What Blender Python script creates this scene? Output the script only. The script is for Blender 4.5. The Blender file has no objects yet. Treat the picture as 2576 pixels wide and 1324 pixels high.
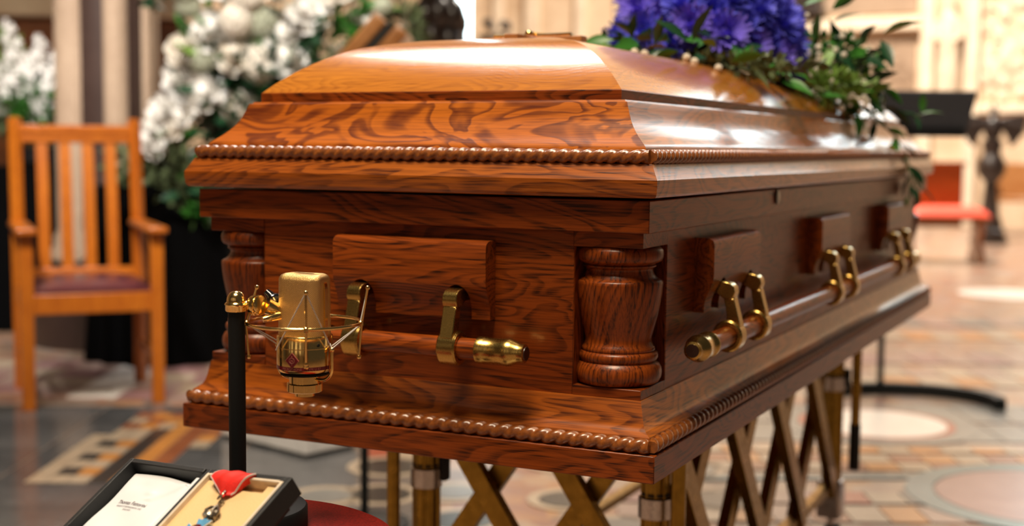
import bpy, bmesh, math, random
from mathutils import Vector, Matrix, Euler
PI = math.pi
R = math.radians
random.seed(7)
scene = bpy.context.scene
COL = scene.collection

# ------------------------------------------------------------------ camera
cam_d = bpy.data.cameras.new('camera')
cam = bpy.data.objects.new('camera', cam_d)
COL.objects.link(cam)
cam.location = (0.5338, -1.4954, 1.0020)
cam.rotation_euler = (R(85.0395), R(-0.5339), R(25.9118))
cam_d.sensor_fit = 'HORIZONTAL'
cam_d.sensor_width = 36.0
cam_d.lens = 36.0 * 3381.0 / 2576.0
cam_d.clip_start = 0.05
cam_d.clip_end = 200
cam_d.dof.use_dof = True
cam_d.dof.focus_distance = 1.53
cam_d.dof.aperture_fstop = 3.2
scene.camera = cam

# ------------------------------------------------------------------ world, lights, exposure
world = bpy.data.worlds.new('church_air')
scene.world = world
world.use_nodes = True
wbg = world.node_tree.nodes['Background']
wbg.inputs[0].default_value = (1.0, 0.86, 0.72, 1)
wbg.inputs[1].default_value = 0.038

def area(name, loc, target, size, power, col, size_y=None):
    d = bpy.data.lights.new(name, 'AREA')
    d.energy = power
    d.color = col
    d.size = size
    if size_y:
        d.shape = 'RECTANGLE'
        d.size_y = size_y
    else:
        d.shape = 'DISK'
    o = bpy.data.objects.new(name, d)
    COL.objects.link(o)
    o.location = loc
    v = Vector(target) - Vector(loc)
    o.rotation_euler = v.to_track_quat('-Z', 'Y').to_euler()
    return o

area('hanging_lamp_nave', (-2.45, 2.55, 5.0), (-0.35, 0.3, 1.1), .85, 105, (1.0, 0.93, 0.86), 1.7)
area('hanging_lamp_front', (-0.2, -1.5, 5.8), (-0.35, 0.2, 1.0), 2.0, 350, (1.0, 0.83, 0.60))
area('hanging_lamp_chancel', (-2.6, 11.0, 7.5), (-2.0, 14.0, 1.0), 2.6, 1500, (1.0, 0.88, 0.74))  # unseen fill added to brighten the far wall and lectern desk
def spot(name, loc, target, power, angle, col, rad=.25):
    d = bpy.data.lights.new(name, 'SPOT')
    d.energy = power; d.color = col; d.spot_size = R(angle); d.spot_blend = .6; d.shadow_soft_size = rad
    o = bpy.data.objects.new(name, d); COL.objects.link(o)
    o.location = loc
    o.rotation_euler = (Vector(target) - Vector(loc)).to_track_quat('-Z', 'Y').to_euler()
spot('flower_spotlight', (-2.0, -.6, 4.6), (-3.45, 3.3, 1.1), 1000, 34, (1.0, .97, .93))  # added fill that whitens the front of the blooms
spot('aisle_spotlight', (-3.2, 0.2, 4.6), (-4.9, 4.0, 1.2), 700, 26, (1.0, .95, .9))  # added fill for the far left arrangement

scene.view_settings.view_transform = 'Standard'
scene.view_settings.look = 'None'
scene.view_settings.gamma = 1.0
scene.view_settings.use_curve_mapping = False
scene.view_settings.exposure = 0.28

# ------------------------------------------------------------------ helpers
def link(o, parent=None):
    COL.objects.link(o)
    if parent is not None:
        o.parent = parent
    return o

def tag(o, label=None, cat=None, group=None, kind=None):
    if label: o['label'] = label
    if cat: o['category'] = cat
    if group: o['group'] = group
    if kind: o['kind'] = kind
    return o

def thing(name, label, cat, loc=(0, 0, 0), rot=(0, 0, 0), group=None, kind=None):
    o = bpy.data.objects.new(name, None)
    o.empty_display_size = 0.05
    COL.objects.link(o)
    o.location = loc
    o.rotation_euler = rot
    return tag(o, label, cat, group, kind)

def basis(axis):
    a = Vector(axis).normalized()
    t = Vector((0, 0, 1)) if abs(a.z) < 0.95 else Vector((1, 0, 0))
    u = a.cross(t).normalized()
    v = a.cross(u).normalized()
    return a, u, v

class MB:
    def __init__(s):
        s.v = []
        s.f = []
    def add(s, vs, fs):
        n = len(s.v)
        s.v += [tuple(p) for p in vs]
        s.f += [tuple(i + n for i in f) for f in fs]
        return s
    def box(s, c, size, rot=None):
        x, y, z = [k / 2 for k in size]
        P = [Vector(p) for p in ((-x,-y,-z),(x,-y,-z),(x,y,-z),(-x,y,-z),(-x,-y,z),(x,-y,z),(x,y,z),(-x,y,z))]
        if rot is not None:
            m = rot if isinstance(rot, Matrix) else Euler(rot).to_matrix()
            P = [m @ p for p in P]
        c = Vector(c)
        return s.add([p + c for p in P], [(0,3,2,1),(4,5,6,7),(0,1,5,4),(1,2,6,5),(2,3,7,6),(3,0,4,7)])
    def bx(s, x0, x1, y0, y1, z0, z1):
        return s.box(((x0+x1)/2, (y0+y1)/2, (z0+z1)/2), (abs(x1-x0), abs(y1-y0), abs(z1-z0)))
    def bar(s, p0, p1, w, t, up=(0, 0, 1)):
        """flat bar from p0 to p1: width w, thickness t along up-ish normal"""
        p0 = Vector(p0); p1 = Vector(p1)
        a = (p1 - p0).normalized()
        n = Vector(up); n = (n - a * n.dot(a)).normalized()
        b = a.cross(n)
        vs = []
        for p in (p0, p1):
            for (i, j) in ((-1,-1),(1,-1),(1,1),(-1,1)):
                vs.append(p + b * (i * w / 2) + n * (j * t / 2))
        return s.add(vs, [(0,1,2,3),(7,6,5,4),(0,4,5,1),(1,5,6,2),(2,6,7,3),(3,7,4,0)])
    def cyl(s, p0, p1, r0, r1=None, n=16, caps=True):
        if r1 is None: r1 = r0
        p0 = Vector(p0); p1 = Vector(p1)
        a, u, v = basis(p1 - p0)
        vs = []
        for p, r in ((p0, r0), (p1, r1)):
            for i in range(n):
                t = 2 * PI * i / n
                vs.append(p + u * (r * math.cos(t)) + v * (r * math.sin(t)))
        fs = [(i, (i+1) % n, n + (i+1) % n, n + i) for i in range(n)]
        if caps:
            fs += [tuple(range(n))[::-1], tuple(range(n, 2*n))]
        return s.add(vs, fs)
    def lathe(s, prof, org=(0,0,0), axis=(0,0,1), n=32):
        """prof: (r, h) list from start to end along axis"""
        o = Vector(org)
        a, u, v = basis(axis)
        vs = []; fs = []
        for r, h in prof:
            for i in range(n):
                t = 2 * PI * i / n
                vs.append(o + a * h + u * (max(r, 1e-5) * math.cos(t)) + v * (max(r, 1e-5) * math.sin(t)))
        for k in range(len(prof) - 1):
            for i in range(n):
                j = (i + 1) % n
                fs.append((k*n+i, k*n+j, (k+1)*n+j, (k+1)*n+i))
        m = len(prof) - 1
        fs.append(tuple(range(n))[::-1])
        fs.append(tuple(range(m*n, m*n+n)))
        return s.add(vs, fs)
    def tube(s, pts, r, n=10, closed=False):
        pts = [Vector(p) for p in pts]
        m = len(pts)
        rr = r if isinstance(r, (list, tuple)) else [r] * m
        vs = []; fs = []
        prev = None
        for k in range(m):
            if closed: d = pts[(k+1) % m] - pts[k-1]
            else: d = pts[min(k+1, m-1)] - pts[max(k-1, 0)]
            a = d.normalized()
            if prev is None: _, u, _ = basis(a)
            else: u = (prev - a * prev.dot(a)).normalized()
            prev = u
            w = a.cross(u)
            for i in range(n):
                t = 2 * PI * i / n
                vs.append(pts[k] + u * (rr[k] * math.cos(t)) + w * (rr[k] * math.sin(t)))
        for k in range(m if closed else m - 1):
            k2 = (k + 1) % m
            for i in range(n):
                j = (i + 1) % n
                fs.append((k*n+i, k*n+j, k2*n+j, k2*n+i))
        if not closed:
            fs += [tuple(range(n))[::-1], tuple(range((m-1)*n, m*n))]
        return s.add(vs, fs)
    def ball(s, c, r, nu=16, nv=10, sc=(1, 1, 1)):
        c = Vector(c)
        vs = []; fs = []
        for j in range(nv + 1):
            p = PI * j / nv
            rr = max(math.sin(p), 1e-4)
            for i in range(nu):
                t = 2 * PI * i / nu
                vs.append(c + Vector((r*sc[0]*rr*math.cos(t), r*sc[1]*rr*math.sin(t), r*sc[2]*math.cos(p))))
        for j in range(nv):
            for i in range(nu):
                k = (i + 1) % nu
                fs.append((j*nu+i, (j+1)*nu+i, (j+1)*nu+k, j*nu+k))
        return s.add(vs, fs)
    def prism(s, poly, t, mat=None):
        """poly: 2D outline (counter-clockwise) in local xy, extruded 0..t in local z; mat: Matrix to place"""
        n = len(poly)
        vs = [Vector((x, y, 0)) for x, y in poly] + [Vector((x, y, t)) for x, y in poly]
        if mat is not None: vs = [mat @ p for p in vs]
        fs = [tuple(range(n))[::-1], tuple(range(n, 2*n))]
        fs += [(i, (i+1) % n, n + (i+1) % n, n + i) for i in range(n)]
        return s.add(vs, fs)
    def grid(s, fn, nu, nv):
        vs = [fn(i / nu, j / nv) for j in range(nv + 1) for i in range(nu + 1)]
        w = nu + 1
        fs = [(j*w+i, j*w+i+1, (j+1)*w+i+1, (j+1)*w+i) for j in range(nv) for i in range(nu)]
        return s.add(vs, fs)
    def mesh(s, name, mat, smooth=40, fix=True):
        me = bpy.data.meshes.new(name)
        me.from_pydata(s.v, [], s.f)
        me.materials.append(mat)
        if fix:
            bm = bmesh.new(); bm.from_mesh(me)
            bmesh.ops.recalc_face_normals(bm, faces=bm.faces)
            bm.to_mesh(me); bm.free()
        if smooth:
            me.shade_smooth()
            me.set_sharp_from_angle(angle=R(smooth))
        me.update()
        return me
    def build(s, name, mat, parent=None, smooth=40, bevel=0, fix=True, org=None, seg=2):
        if org is not None:
            o_ = Vector(org)
            s.v = [tuple(Vector(p) - o_) for p in s.v]
        o = bpy.data.objects.new(name, s.mesh(name, mat, smooth, fix))
        link(o, parent)
        if bevel:
            b = o.modifiers.new('bevel', 'BEVEL')
            b.width = bevel; b.segments = seg; b.limit_method = 'ANGLE'; b.angle_limit = R(40)
            b.harden_normals = False
        return o

def put(name, me, parent=None, loc=(0,0,0), rot=(0,0,0), sc=(1,1,1)):
    o = bpy.data.objects.new(name, me)
    link(o, parent)
    o.location = loc
    o.rotation_euler = rot
    o.scale = sc if not isinstance(sc, (int, float)) else (sc, sc, sc)
    return o

def text_mesh(name, body, size, mat, extrude=0.0001, align='CENTER'):
    cu = bpy.data.curves.new(name, 'FONT')
    cu.body = body; cu.size = size; cu.extrude = extrude; cu.align_x = align
    t = bpy.data.objects.new(name + '_tmp', cu)
    COL.objects.link(t)
    dg = bpy.context.evaluated_depsgraph_get(); dg.update()
    me = bpy.data.meshes.new_from_object(t.evaluated_get(dg))
    bpy.data.objects.remove(t); bpy.data.curves.remove(cu)
    me.name = name
    me.materials.clear(); me.materials.append(mat)
    return me

def boolean_cut(o, cutter_mb):
    me = cutter_mb.mesh('cut', o.data.materials[0], 0)
    c = bpy.data.objects.new('cut_tmp', me)
    COL.objects.link(c)
    if o.parent: c.parent = o.parent
    m = o.modifiers.new('cut', 'BOOLEAN'); m.object = c; m.operation = 'DIFFERENCE'; m.solver = 'EXACT'
    dg = bpy.context.evaluated_depsgraph_get(); dg.update()
    new = bpy.data.meshes.new_from_object(o.evaluated_get(dg))
    o.modifiers.clear()
    o.data = new
    bpy.data.objects.remove(c)
    new.shade_smooth(); new.set_sharp_from_angle(angle=R(30))

# ------------------------------------------------------------------ materials
MAT = {}
class NT:
    def __init__(s, name):
        s.m = bpy.data.materials.new(name); s.m.use_nodes = True
        s.t = s.m.node_tree; s.b = s.t.nodes['Principled BSDF']
        MAT[name] = s.m
    def n(s, typ, **kw):
        nd = s.t.nodes.new(typ)
        for k, v in kw.items(): setattr(nd, k, v)
        return nd
    def l(s, a, b): s.t.links.new(a, b)
    def math(s, op, a, b=None, clamp=False):
        nd = s.n('ShaderNodeMath', operation=op); nd.use_clamp = clamp
        for i, x in enumerate((a, b)):
            if x is None: continue
            if isinstance(x, (int, float)): nd.inputs[i].default_value = x
            else: s.l(x, nd.inputs[i])
        return nd.outputs[0]
    def ramp(s, fac, stops, interp='LINEAR'):
        nd = s.n('ShaderNodeValToRGB'); cr = nd.color_ramp; cr.interpolation = interp
        while len(cr.elements) < len(stops): cr.elements.new(0.5)
        for e, (p, c) in zip(cr.elements, stops):
            e.position = p; e.color = (c[0], c[1], c[2], 1) if not isinstance(c, (int, float)) else (c, c, c, 1)
        s.l(fac, nd.inputs[0]); return nd.outputs[0]
    def noise(s, vec, scale, detail=2, rough=.5, dist=0):
        nd = s.n('ShaderNodeTexNoise')
        nd.inputs['Scale'].default_value = scale; nd.inputs['Detail'].default_value = detail
        nd.inputs['Roughness'].default_value = rough; nd.inputs['Distortion'].default_value = dist
        if vec is not None: s.l(vec, nd.inputs['Vector'])
        return nd
    def mapping(s, scale=(1,1,1), rand=True, coord='Object'):
        tc = s.n('ShaderNodeTexCoord'); mp = s.n('ShaderNodeMapping')
        mp.inputs['Scale'].default_value = scale
        s.l(tc.outputs[coord], mp.inputs['Vector'])
        if not rand: return mp.outputs[0]
        oi = s.n('ShaderNodeObjectInfo'); mu = s.math('MULTIPLY', oi.outputs['Random'], 37.0)
        ad = s.n('ShaderNodeVectorMath', operation='ADD')
        s.l(mp.outputs[0], ad.inputs[0]); s.l(mu, ad.inputs[1])
        return ad.outputs[0]
    def mix(s, fac, a, b, mode='MIX'):
        nd = s.n('ShaderNodeMix', data_type='RGBA', blend_type=mode)
        if isinstance(fac, (int, float)): nd.inputs[0].default_value = fac
        else: s.l(fac, nd.inputs[0])
        for i, x in ((6, a), (7, b)):
            if isinstance(x, tuple): nd.inputs[i].default_value = (x[0], x[1], x[2], 1)
            else: s.l(x, nd.inputs[i])
        return nd.outputs[2]
    def bump(s, h, strength=.3, dist=.002):
        nd = s.n('ShaderNodeBump'); nd.inputs['Strength'].default_value = strength; nd.inputs['Distance'].default_value = dist
        s.l(h, nd.inputs['Height']); s.l(nd.outputs[0], s.b.inputs['Normal'])
    def set(s, **kw):
        for k, v in kw.items():
            k = k.replace('_', ' ')
            if isinstance(v, tuple): v = (v[0], v[1], v[2], 1)
            s.b.inputs[k].default_value = v
        return s.m

def plain(name, col, rough=.5, metal=0, noise_amt=.12, nscale=60, bump=0, **kw):
    t = NT(name)
    v = t.mapping()
    nz = t.noise(v, nscale, 3)
    lo = tuple(c * (1 - noise_amt) for c in col); hi = tuple(min(1, c * (1 + noise_amt)) for c in col)
    t.l(t.ramp(nz.outputs[0], [(.3, lo), (.7, hi)]), t.b.inputs['Base Color'])
    if bump: t.bump(nz.outputs[0], bump, .001)
    return t.set(Roughness=rough, Metallic=metal, **kw)

def wood(name, axis, light, mid, dark, rough=.3, coat=.35, fig=1.0, line=1.0, ncont=13.0, coat_rough=.12, st=.22, dist=.25, nsc=9.0, spec=.45, brk=.6):
    """oak-like: contour lines of a stretched noise give cathedral figure, fine dashes give open pores"""
    t = NT(name)
    st = {'X': (st, 1, 1), 'Y': (1, st, 1), 'Z': (1, 1, st)}[axis]
    v = t.mapping(tuple(a * fig for a in st))
    n1 = t.noise(v, nsc, 2.5, .5, dist)
    rings = t.math('FRACT', t.math('MULTIPLY', n1.outputs[0], ncont))
    band = t.ramp(rings, [(0, 0), (.42, .03), (.66, .75), (.84, 1.0), (.93, .9), (1, .0)])
    pst = {'X': (16, 520, 520), 'Y': (520, 16, 520), 'Z': (520, 520, 16)}[axis]
    v2 = t.mapping(pst)
    pores = t.noise(v2, 1.0, 2, .6)
    pr = t.ramp(pores.outputs[0], [(.46, 0), (.64, 1)])
    fac = t.math('MULTIPLY', band, t.math('ADD', t.math('MULTIPLY', pr, brk), 1 - brk))
    fac = t.math('MULTIPLY', fac, line, clamp=True)
    v3 = t.mapping(tuple(a * 3 for a in st))
    big = t.noise(v3, 2.0, 3)
    base = t.mix(t.ramp(big.outputs[0], [(.35, 0), (.68, 1)]), mid, light)
    fine = t.math('MULTIPLY', pr, .42)
    base2 = t.mix(fine, base, dark)
    t.l(t.mix(fac, base2, dark), t.b.inputs['Base Color'])
    t.bump(t.math('ADD', fac, t.math('MULTIPLY', pr, .4)), .10, .0008)
    t.set(Roughness=rough, Coat_Weight=coat, Coat_Roughness=coat_rough, Specular_IOR_Level=spec)
    return t.m

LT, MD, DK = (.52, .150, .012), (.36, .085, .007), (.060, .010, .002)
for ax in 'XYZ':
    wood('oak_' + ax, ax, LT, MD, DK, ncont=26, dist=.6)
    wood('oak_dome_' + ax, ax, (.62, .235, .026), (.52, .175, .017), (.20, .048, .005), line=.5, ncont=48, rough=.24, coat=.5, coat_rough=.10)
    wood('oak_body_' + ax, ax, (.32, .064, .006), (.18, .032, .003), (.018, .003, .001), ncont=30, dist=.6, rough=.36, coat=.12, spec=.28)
wood('oak_cove_X', 'X', (.58, .160, .010), (.46, .110, .007), (.105, .016, .003), ncont=7, line=1.0, st=.5, dist=1.2, nsc=13, rough=.34, brk=.25)
wood('chair_wood', 'Z', (.52, .15, .010), (.42, .105, .007), (.26, .05, .004), line=.4, rough=.32)
wood('bench_wood', 'X', (.45, .14, .02), (.33, .09, .012), (.15, .035, .006), line=.5)
wood('rail_wood', 'Y', (.50, .24, .09), (.38, .16, .05), (.2, .07, .02), line=.5)
wood('dark_carved_wood', 'Z', (.030, .016, .011), (.018, .010, .008), (.006, .004, .003), line=.5, rough=.4)
wood('panel_wood', 'X', (.30, .10, .025), (.16, .05, .015), (.06, .02, .008), line=.6, rough=.5, coat=.1)

t = NT('rope_wood')
v = t.mapping((60, 60, 60)); nz = t.noise(v, 3, 3)
t.l(t.ramp(nz.outputs[0], [(.3, (.15, .040, .008)), (.7, (.32, .095, .017))]), t.b.inputs['Base Color'])
t.bump(nz.outputs[0], .25, .0006)
t.set(Roughness=.3, Coat_Weight=.4, Coat_Roughness=.15)

def metal(name, col, rough, var=.2, nscale=300):
    t = NT(name)
    nz = t.noise(t.mapping(), nscale, 3)
    t.l(t.ramp(nz.outputs[0], [(.3, tuple(c * (1 - var) for c in col)), (.7, col)]), t.b.inputs['Base Color'])
    t.l(t.ramp(nz.outputs[0], [(.3, rough * 1.3), (.7, rough * .8)]), t.b.inputs['Roughness'])
    return t.set(Metallic=1.0)
metal('gold', (.98, .66, .24), .15, .08)
metal('brass', (.56, .37, .11), .24, .18, 900)
metal('truck_gold', (.36, .22, .040), .30, .2, 60)
metal('steel', (.62, .58, .56), .3)
metal('medal_silver', (.42, .36, .29), .32, .6, 900)

# woven wire grille
t = NT('gold_mesh')
tc = t.n('ShaderNodeTexCoord')
sp = t.n('ShaderNodeSeparateXYZ'); t.l(tc.outputs['UV'], sp.inputs[0])
K = 2 * PI / .00205
a = t.math('SINE', t.math('MULTIPLY', t.math('ADD', sp.outputs[0], sp.outputs[1]), K * .5))
b = t.math('SINE', t.math('MULTIPLY', t.math('SUBTRACT', sp.outputs[0], t.math('MULTIPLY', sp.outputs[1], 1.0)), K * .5))
h = t.math('MAXIMUM', t.math('ABSOLUTE', a), t.math('ABSOLUTE', b))
hh = t.math('MULTIPLY', t.math('ABSOLUTE', a), t.math('ABSOLUTE', b))
h2 = t.math('SUBTRACT', h, t.math('MULTIPLY', hh, .2))
t.l(t.ramp(h2, [(.42, (.08, .035, .010)), (.68, (.80, .48, .17)), (.92, (1.0, .72, .32))]), t.b.inputs['Base Color'])
t.bump(h2, .8, .0006)
t.set(Metallic=1.0, Roughness=.28)

plain('black_powder', (.005, .006, .0065), .6, nscale=500, Specular_IOR_Level=.25)
plain('black_gloss', (.006, .006, .007), .15)
plain('desk_black', (.055, .060, .075), .16)
plain('black_rubber', (.012, .012, .012), .7)
plain('black_drape', (.0018, .0018, .002), 1.0, nscale=20, Specular_IOR_Level=.05)
plain('black_void', (.002, .0015, .001), .9)
plain('black_leatherette', (.012, .013, .015), .45, nscale=1500, bump=.5)
plain('burgundy_leather', (.09, .022, .028), .28, nscale=80)
plain('table_red', (.17, .007, .004), .45, nscale=400, noise_amt=.5, Specular_IOR_Level=.2)
plain('white_paint', (.86, .86, .89), .5)
plain('elastic', (.62, .58, .55), .6)
plain('plug_wood', (.025, .007, .003), .35)
plain('badge_red', (.12, .006, .010), .2)
plain('badge_line', (.34, .10, .08), .3)
plain('satin', (.80, .82, .87), .33, nscale=30, noise_amt=.03, Sheen_Weight=.3)
plain('cream_velvet', (.74, .52, .26), .8, nscale=600, noise_amt=.06)
plain('tray_rim', (.70, .58, .45), .6)
plain('ribbon_red', (.80, .022, .014), .6, nscale=900, noise_amt=.15)
plain('ribbon_edge', (.52, .44, .42), .6)
plain('ink', (.12, .08, .10), .7)
plain('enamel_blue', (.12, .36, .62), .12)
plain('enamel_white', (.8, .76, .68), .2)
plain('red_cushion', (.95, .10, .05), .6)
plain('petal_white', (.88, .86, .82), .6, nscale=20, noise_amt=.06)
plain('petal_cream', (.84, .78, .68), .6, nscale=20, noise_amt=.08)
plain('petal_green', (.52, .55, .42), .6, nscale=60, noise_amt=.15)
plain('petal_blue', (.075, .080, .66), .6, nscale=50, noise_amt=.4)
plain('petal_violet', (.17, .12, .72), .6, nscale=50, noise_amt=.3)
plain('bud_white', (.85, .84, .80), .5)
plain('leaf_dark', (.012, .055, .022), .35, nscale=30, noise_amt=.4)
plain('leaf_mid', (.035, .16, .018), .4, nscale=30, noise_amt=.4)
plain('leaf_light', (.16, .28, .05), .5, nscale=30, noise_amt=.3)
plain('leaf_sage', (.10, .13, .055), .6, nscale=30, noise_amt=.3)
plain('stem_green', (.03, .09, .02), .6)

def stone(name, lo, hi, scale=3.0, rough=.75, bump=.3):
    t = NT(name)
    v = t.mapping()
    n1 = t.noise(v, scale, 6, .6); n2 = t.noise(v, scale * 14, 4, .6)
    f = t.math('ADD', t.math('MULTIPLY', n1.outputs[0], .7), t.math('MULTIPLY', n2.outputs[0], .3))
    t.l(t.ramp(f, [(.35, lo), (.65, hi)]), t.b.inputs['Base Color'])
    t.bump(f, bump, .02)
    return t.set(Roughness=rough)
stone('sandstone', (.56, .40, .26), (.76, .60, .43))
stone('sandstone_pale', (.68, .54, .40), (.84, .72, .56))
stone('sandstone_shaft', (.26, .175, .115), (.38, .27, .185), 2.0)
stone('relief_stone', (.60, .46, .32), (.84, .73, .58), 6.0)
stone('marble_brown', (.028, .015, .012), (.055, .032, .026), 3, .35, .05)  # on the pier core this tone stands for shade in the gaps
stone('marble_grey', (.050, .052, .056), (.13, .13, .135), 2.5, .16, .02)
stone('marble_white', (.70, .66, .62), (.82, .78, .74), 6, .3, .02)
stone('tile_orange', (.42, .165, .035), (.55, .25, .07), 8, .3, .02)
stone('tile_terracotta', (0.211, 0.062, 0.025), (0.285, 0.099, 0.043), 8, .3, .02)
stone('tile_cream', (0.360, 0.273, 0.192), (0.446, 0.360, 0.267), 8, .3, .02)
stone('tile_pink', (0.285, 0.186, 0.155), (0.372, 0.260, 0.223), 8, .3, .02)
stone('tile_rose', (0.236, 0.118, 0.118), (0.322, 0.186, 0.180), 8, .3, .02)
stone('tile_grey', (0.136, 0.136, 0.130), (0.205, 0.205, 0.198), 8, .3, .02)
stone('tile_dark', (0.015, 0.020, 0.021), (0.031, 0.036, 0.037), 8, .3, .02)
stone('tile_teal', (0.081, 0.161, 0.186), (0.136, 0.223, 0.248), 8, .3, .02)
stone('tile_red', (0.310, 0.062, 0.034), (0.384, 0.105, 0.062), 8, .3, .02)

# floor ground: fine tessellated marble mosaic
t = NT('mosaic_floor')
v = t.mapping(rand=False)
vo = t.n('ShaderNodeTexVoronoi'); vo.inputs['Scale'].default_value = 11; t.l(v, vo.inputs['Vector'])
cs = t.n('ShaderNodeSeparateColor'); t.l(vo.outputs['Color'], cs.inputs[0])
n1 = t.noise(v, .9, 3)
f = t.math('ADD', t.math('MULTIPLY', cs.outputs[0], .75), t.math('MULTIPLY', n1.outputs[0], .35))
t.l(t.ramp(f, [(.12, (.12, .09, .08)), (.3, (.28, .20, .16)), (.5, (.37, .29, .235)), (.7, (.38, .20, .10)), (.85, (.25, .12, .10)), (1, (.42, .36, .31))]), t.b.inputs['Base Color'])
vd = t.n('ShaderNodeTexVoronoi', feature='DISTANCE_TO_EDGE'); vd.inputs['Scale'].default_value = 11; t.l(v, vd.inputs['Vector'])
t.bump(vd.outputs[0], .1, .002)
t.set(Roughness=.28)

def emit(name, col, strength):
    t = NT(name)
    nz = t.noise(t.mapping(), 2.2, 3)
    t.l(t.ramp(nz.outputs[0], [(.3, tuple(c * .75 for c in col)), (.7, col)]), t.b.inputs['Emission Color'])
    t.set(Base_Color=col, Roughness=.4, Emission_Strength=strength)
emit('window_daylight', (.74, .93, 1.0), 8.0)
emit('window_warm', (1.0, .86, .64), .6)  # glow of the panes added behind the viewer
# ------------------------------------------------------------------ setting: floor
floor = MB().bx(-20, 14, -8, 20, -.2, 0).build('floor', MAT['mosaic_floor'], smooth=0)
tag(floor, kind='structure')
CU, SU = math.cos(R(25.9)), math.sin(R(25.9))
def fp(u, v, z=0.0):
    """floor coordinates of the diagonal pavement: u across, v along, origin below the first bay"""
    return Vector((.534 + u * CU - v * SU, -1.495 + u * SU + v * CU, z))
FROT = (0, 0, R(25.9))
_tile = {}
def tile(mat, du, dv, u, v, th=.004, name='tile', rot=0.0):
    k = (mat, round(du, 3), round(dv, 3), th)
    if k not in _tile:
        _tile[k] = MB().box((0, 0, th / 2), (du, dv, th)).mesh('tile', MAT[mat], 0)
    return put(name, _tile[k], floor, fp(u, v), (0, 0, FROT[2] + rot))
_disc = {}
def disc(mat, r, loc, th=.005, name='roundel', r_in=0):
    k = (mat, r, r_in)
    if k not in _disc:
        mb = MB(); n = 40
        if r_in:
            vs = []
            for rr, z in ((r_in, 0), (r_in, th), (r, th), (r, 0)):
                vs += [(rr * math.cos(2*PI*i/n), rr * math.sin(2*PI*i/n), z) for i in range(n)]
            fs = [(a*n+i, a*n+(i+1) % n, ((a+1) % 4)*n+(i+1) % n, ((a+1) % 4)*n+i) for a in range(4) for i in range(n)]
            mb.add(vs, fs)
        else:
            mb.lathe([(r, 0), (r, th)], n=n)
        _disc[k] = mb.mesh(name, MAT[mat], 30)
    return put(name, _disc[k], floor, (loc[0], loc[1], 0))
rnd = random.Random(3)
# grey marble slabs
for i in range(3):
    for j in range(3):
        tile('marble_grey', .645, .715, -1.95 + i * .65 + .1, 3.25 + j * .72, .002, 'slab')
# two-tone rectangles inlaid in the slabs
for i in range(7):
    for j in range(11):
        u = -1.40 + i * .062; v = 3.93 + j * .095
        if v > 4.55 and u < -1.36 or v < 4.35 and u > -1.05: continue
        if u < -1.22 and v < 4.55:
            m = ('tile_cream', 'tile_dark')[(i == 1) * (j % 2)] if i < 2 else ('tile_cream', 'tile_orange')[j % 2]
        elif i == 3 and v < 4.6: m = 'tile_dark'
        else: m = ('tile_orange', 'tile_terracotta', 'tile_orange', 'tile_cream')[(i + 2 * j + (i // 2) * j) % 4]
        tile(m, .058, .089, u, v, .004)
# pale band where the chair stands
for i in range(9):
    for j in range(4):
        u = -2.45 + i * .2; v = 5.32 + j * .2 + .035 * (4 - i)
        m = 'marble_white' if i == 4 else ('tile_pink', 'tile_cream', 'tile_rose')[(i + j) % 3]
        tile(m, .192, .19, u, v, .004)
# under the casket: cream field with dark roundels
for (x, y, r, m) in ((-1.45,1.75,.085,'tile_dark'), (-1.60,2.05,.10,'tile_dark'), (-1.28,1.87,.075,'tile_grey'), (-1.58,1.66,.075,'tile_grey'), (-1.12,1.62,.085,'tile_dark'),
                     (-.95,1.95,.085,'tile_dark'), (-.72,1.75,.085,'tile_grey'), (-.55,2.15,.085,'tile_dark'), (-.78,2.45,.10,'tile_grey'), (-1.15,2.35,.09,'tile_dark')):
    disc(m, r, (x, y)); disc('tile_cream', r + .035, (x, y), .004, 'ring', r + .003)
for i in range(8):
    for j in range(3):
        tile(('tile_red', 'tile_orange', 'tile_rose', 'tile_cream', 'tile_grey')[(3 * i + 2 * j) % 5], .085, .14, -.42 + i * .10, 4.32 + j * .15, .003)
# bands on the right
for i in range(16):
    for j in range(2):
        tile(('tile_orange', 'tile_cream', 'tile_terracotta')[(i + j) % 3], .10, .10, .55 + i * .105, 4.18 + j * .105)
    tile(('tile_orange', 'tile_cream')[i % 2], .10, .07, .55 + i * .105, 4.42)
    tile('tile_teal', .102, .05, .62 + i * .105, 4.02 + .006 * i)
    tile(('tile_rose', 'tile_cream', 'tile_pink', 'tile_red', 'tile_grey')[(i * 3) % 5], .10, .13, .35 + i * .105, 3.80)
    tile(('tile_pink', 'tile_orange', 'tile_cream', 'tile_terracotta')[(i * 3) % 4], .10, .16, .35 + i * .105, 3.62)
    if i < 12:
        tile('tile_grey', .142, .30, .75 + i * .148, 4.70, .003, 'slab')
        tile('tile_grey', .142, .34, .75 + i * .148, 5.05, .003, 'slab')
        tile(('tile_orange', 'tile_cream')[i % 2], .142, .22, 1.1 + i * .15, 5.75)
        tile(('tile_cream', 'tile_pink')[i % 2], .142, .22, 1.1 + i * .15, 5.98)
        tile(('tile_rose', 'tile_pink')[i % 2], .142, .30, 1.1 + i * .15, 6.40)
        tile(('tile_orange', 'tile_cream')[i % 2], .142, .28, 1.3 + i * .15, 7.2)
        tile(('tile_grey', 'tile_pink')[i % 2], .19, .35, 1.5 + i * .2, 7.8)
disc('marble_white', .25, (-.38, 3.46)); disc('tile_red', .28, (-.38, 3.46), .0045, 'ring', .252)
disc('tile_grey', .36, (-.38, 3.46), .0042, 'ring', .283)
disc('marble_white', .36, (-.40, 8.45))
disc('tile_teal', .40, (.27, 2.62), .006, 'ring', .32); disc('tile_rose', .315, (.27, 2.62), .006)

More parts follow.
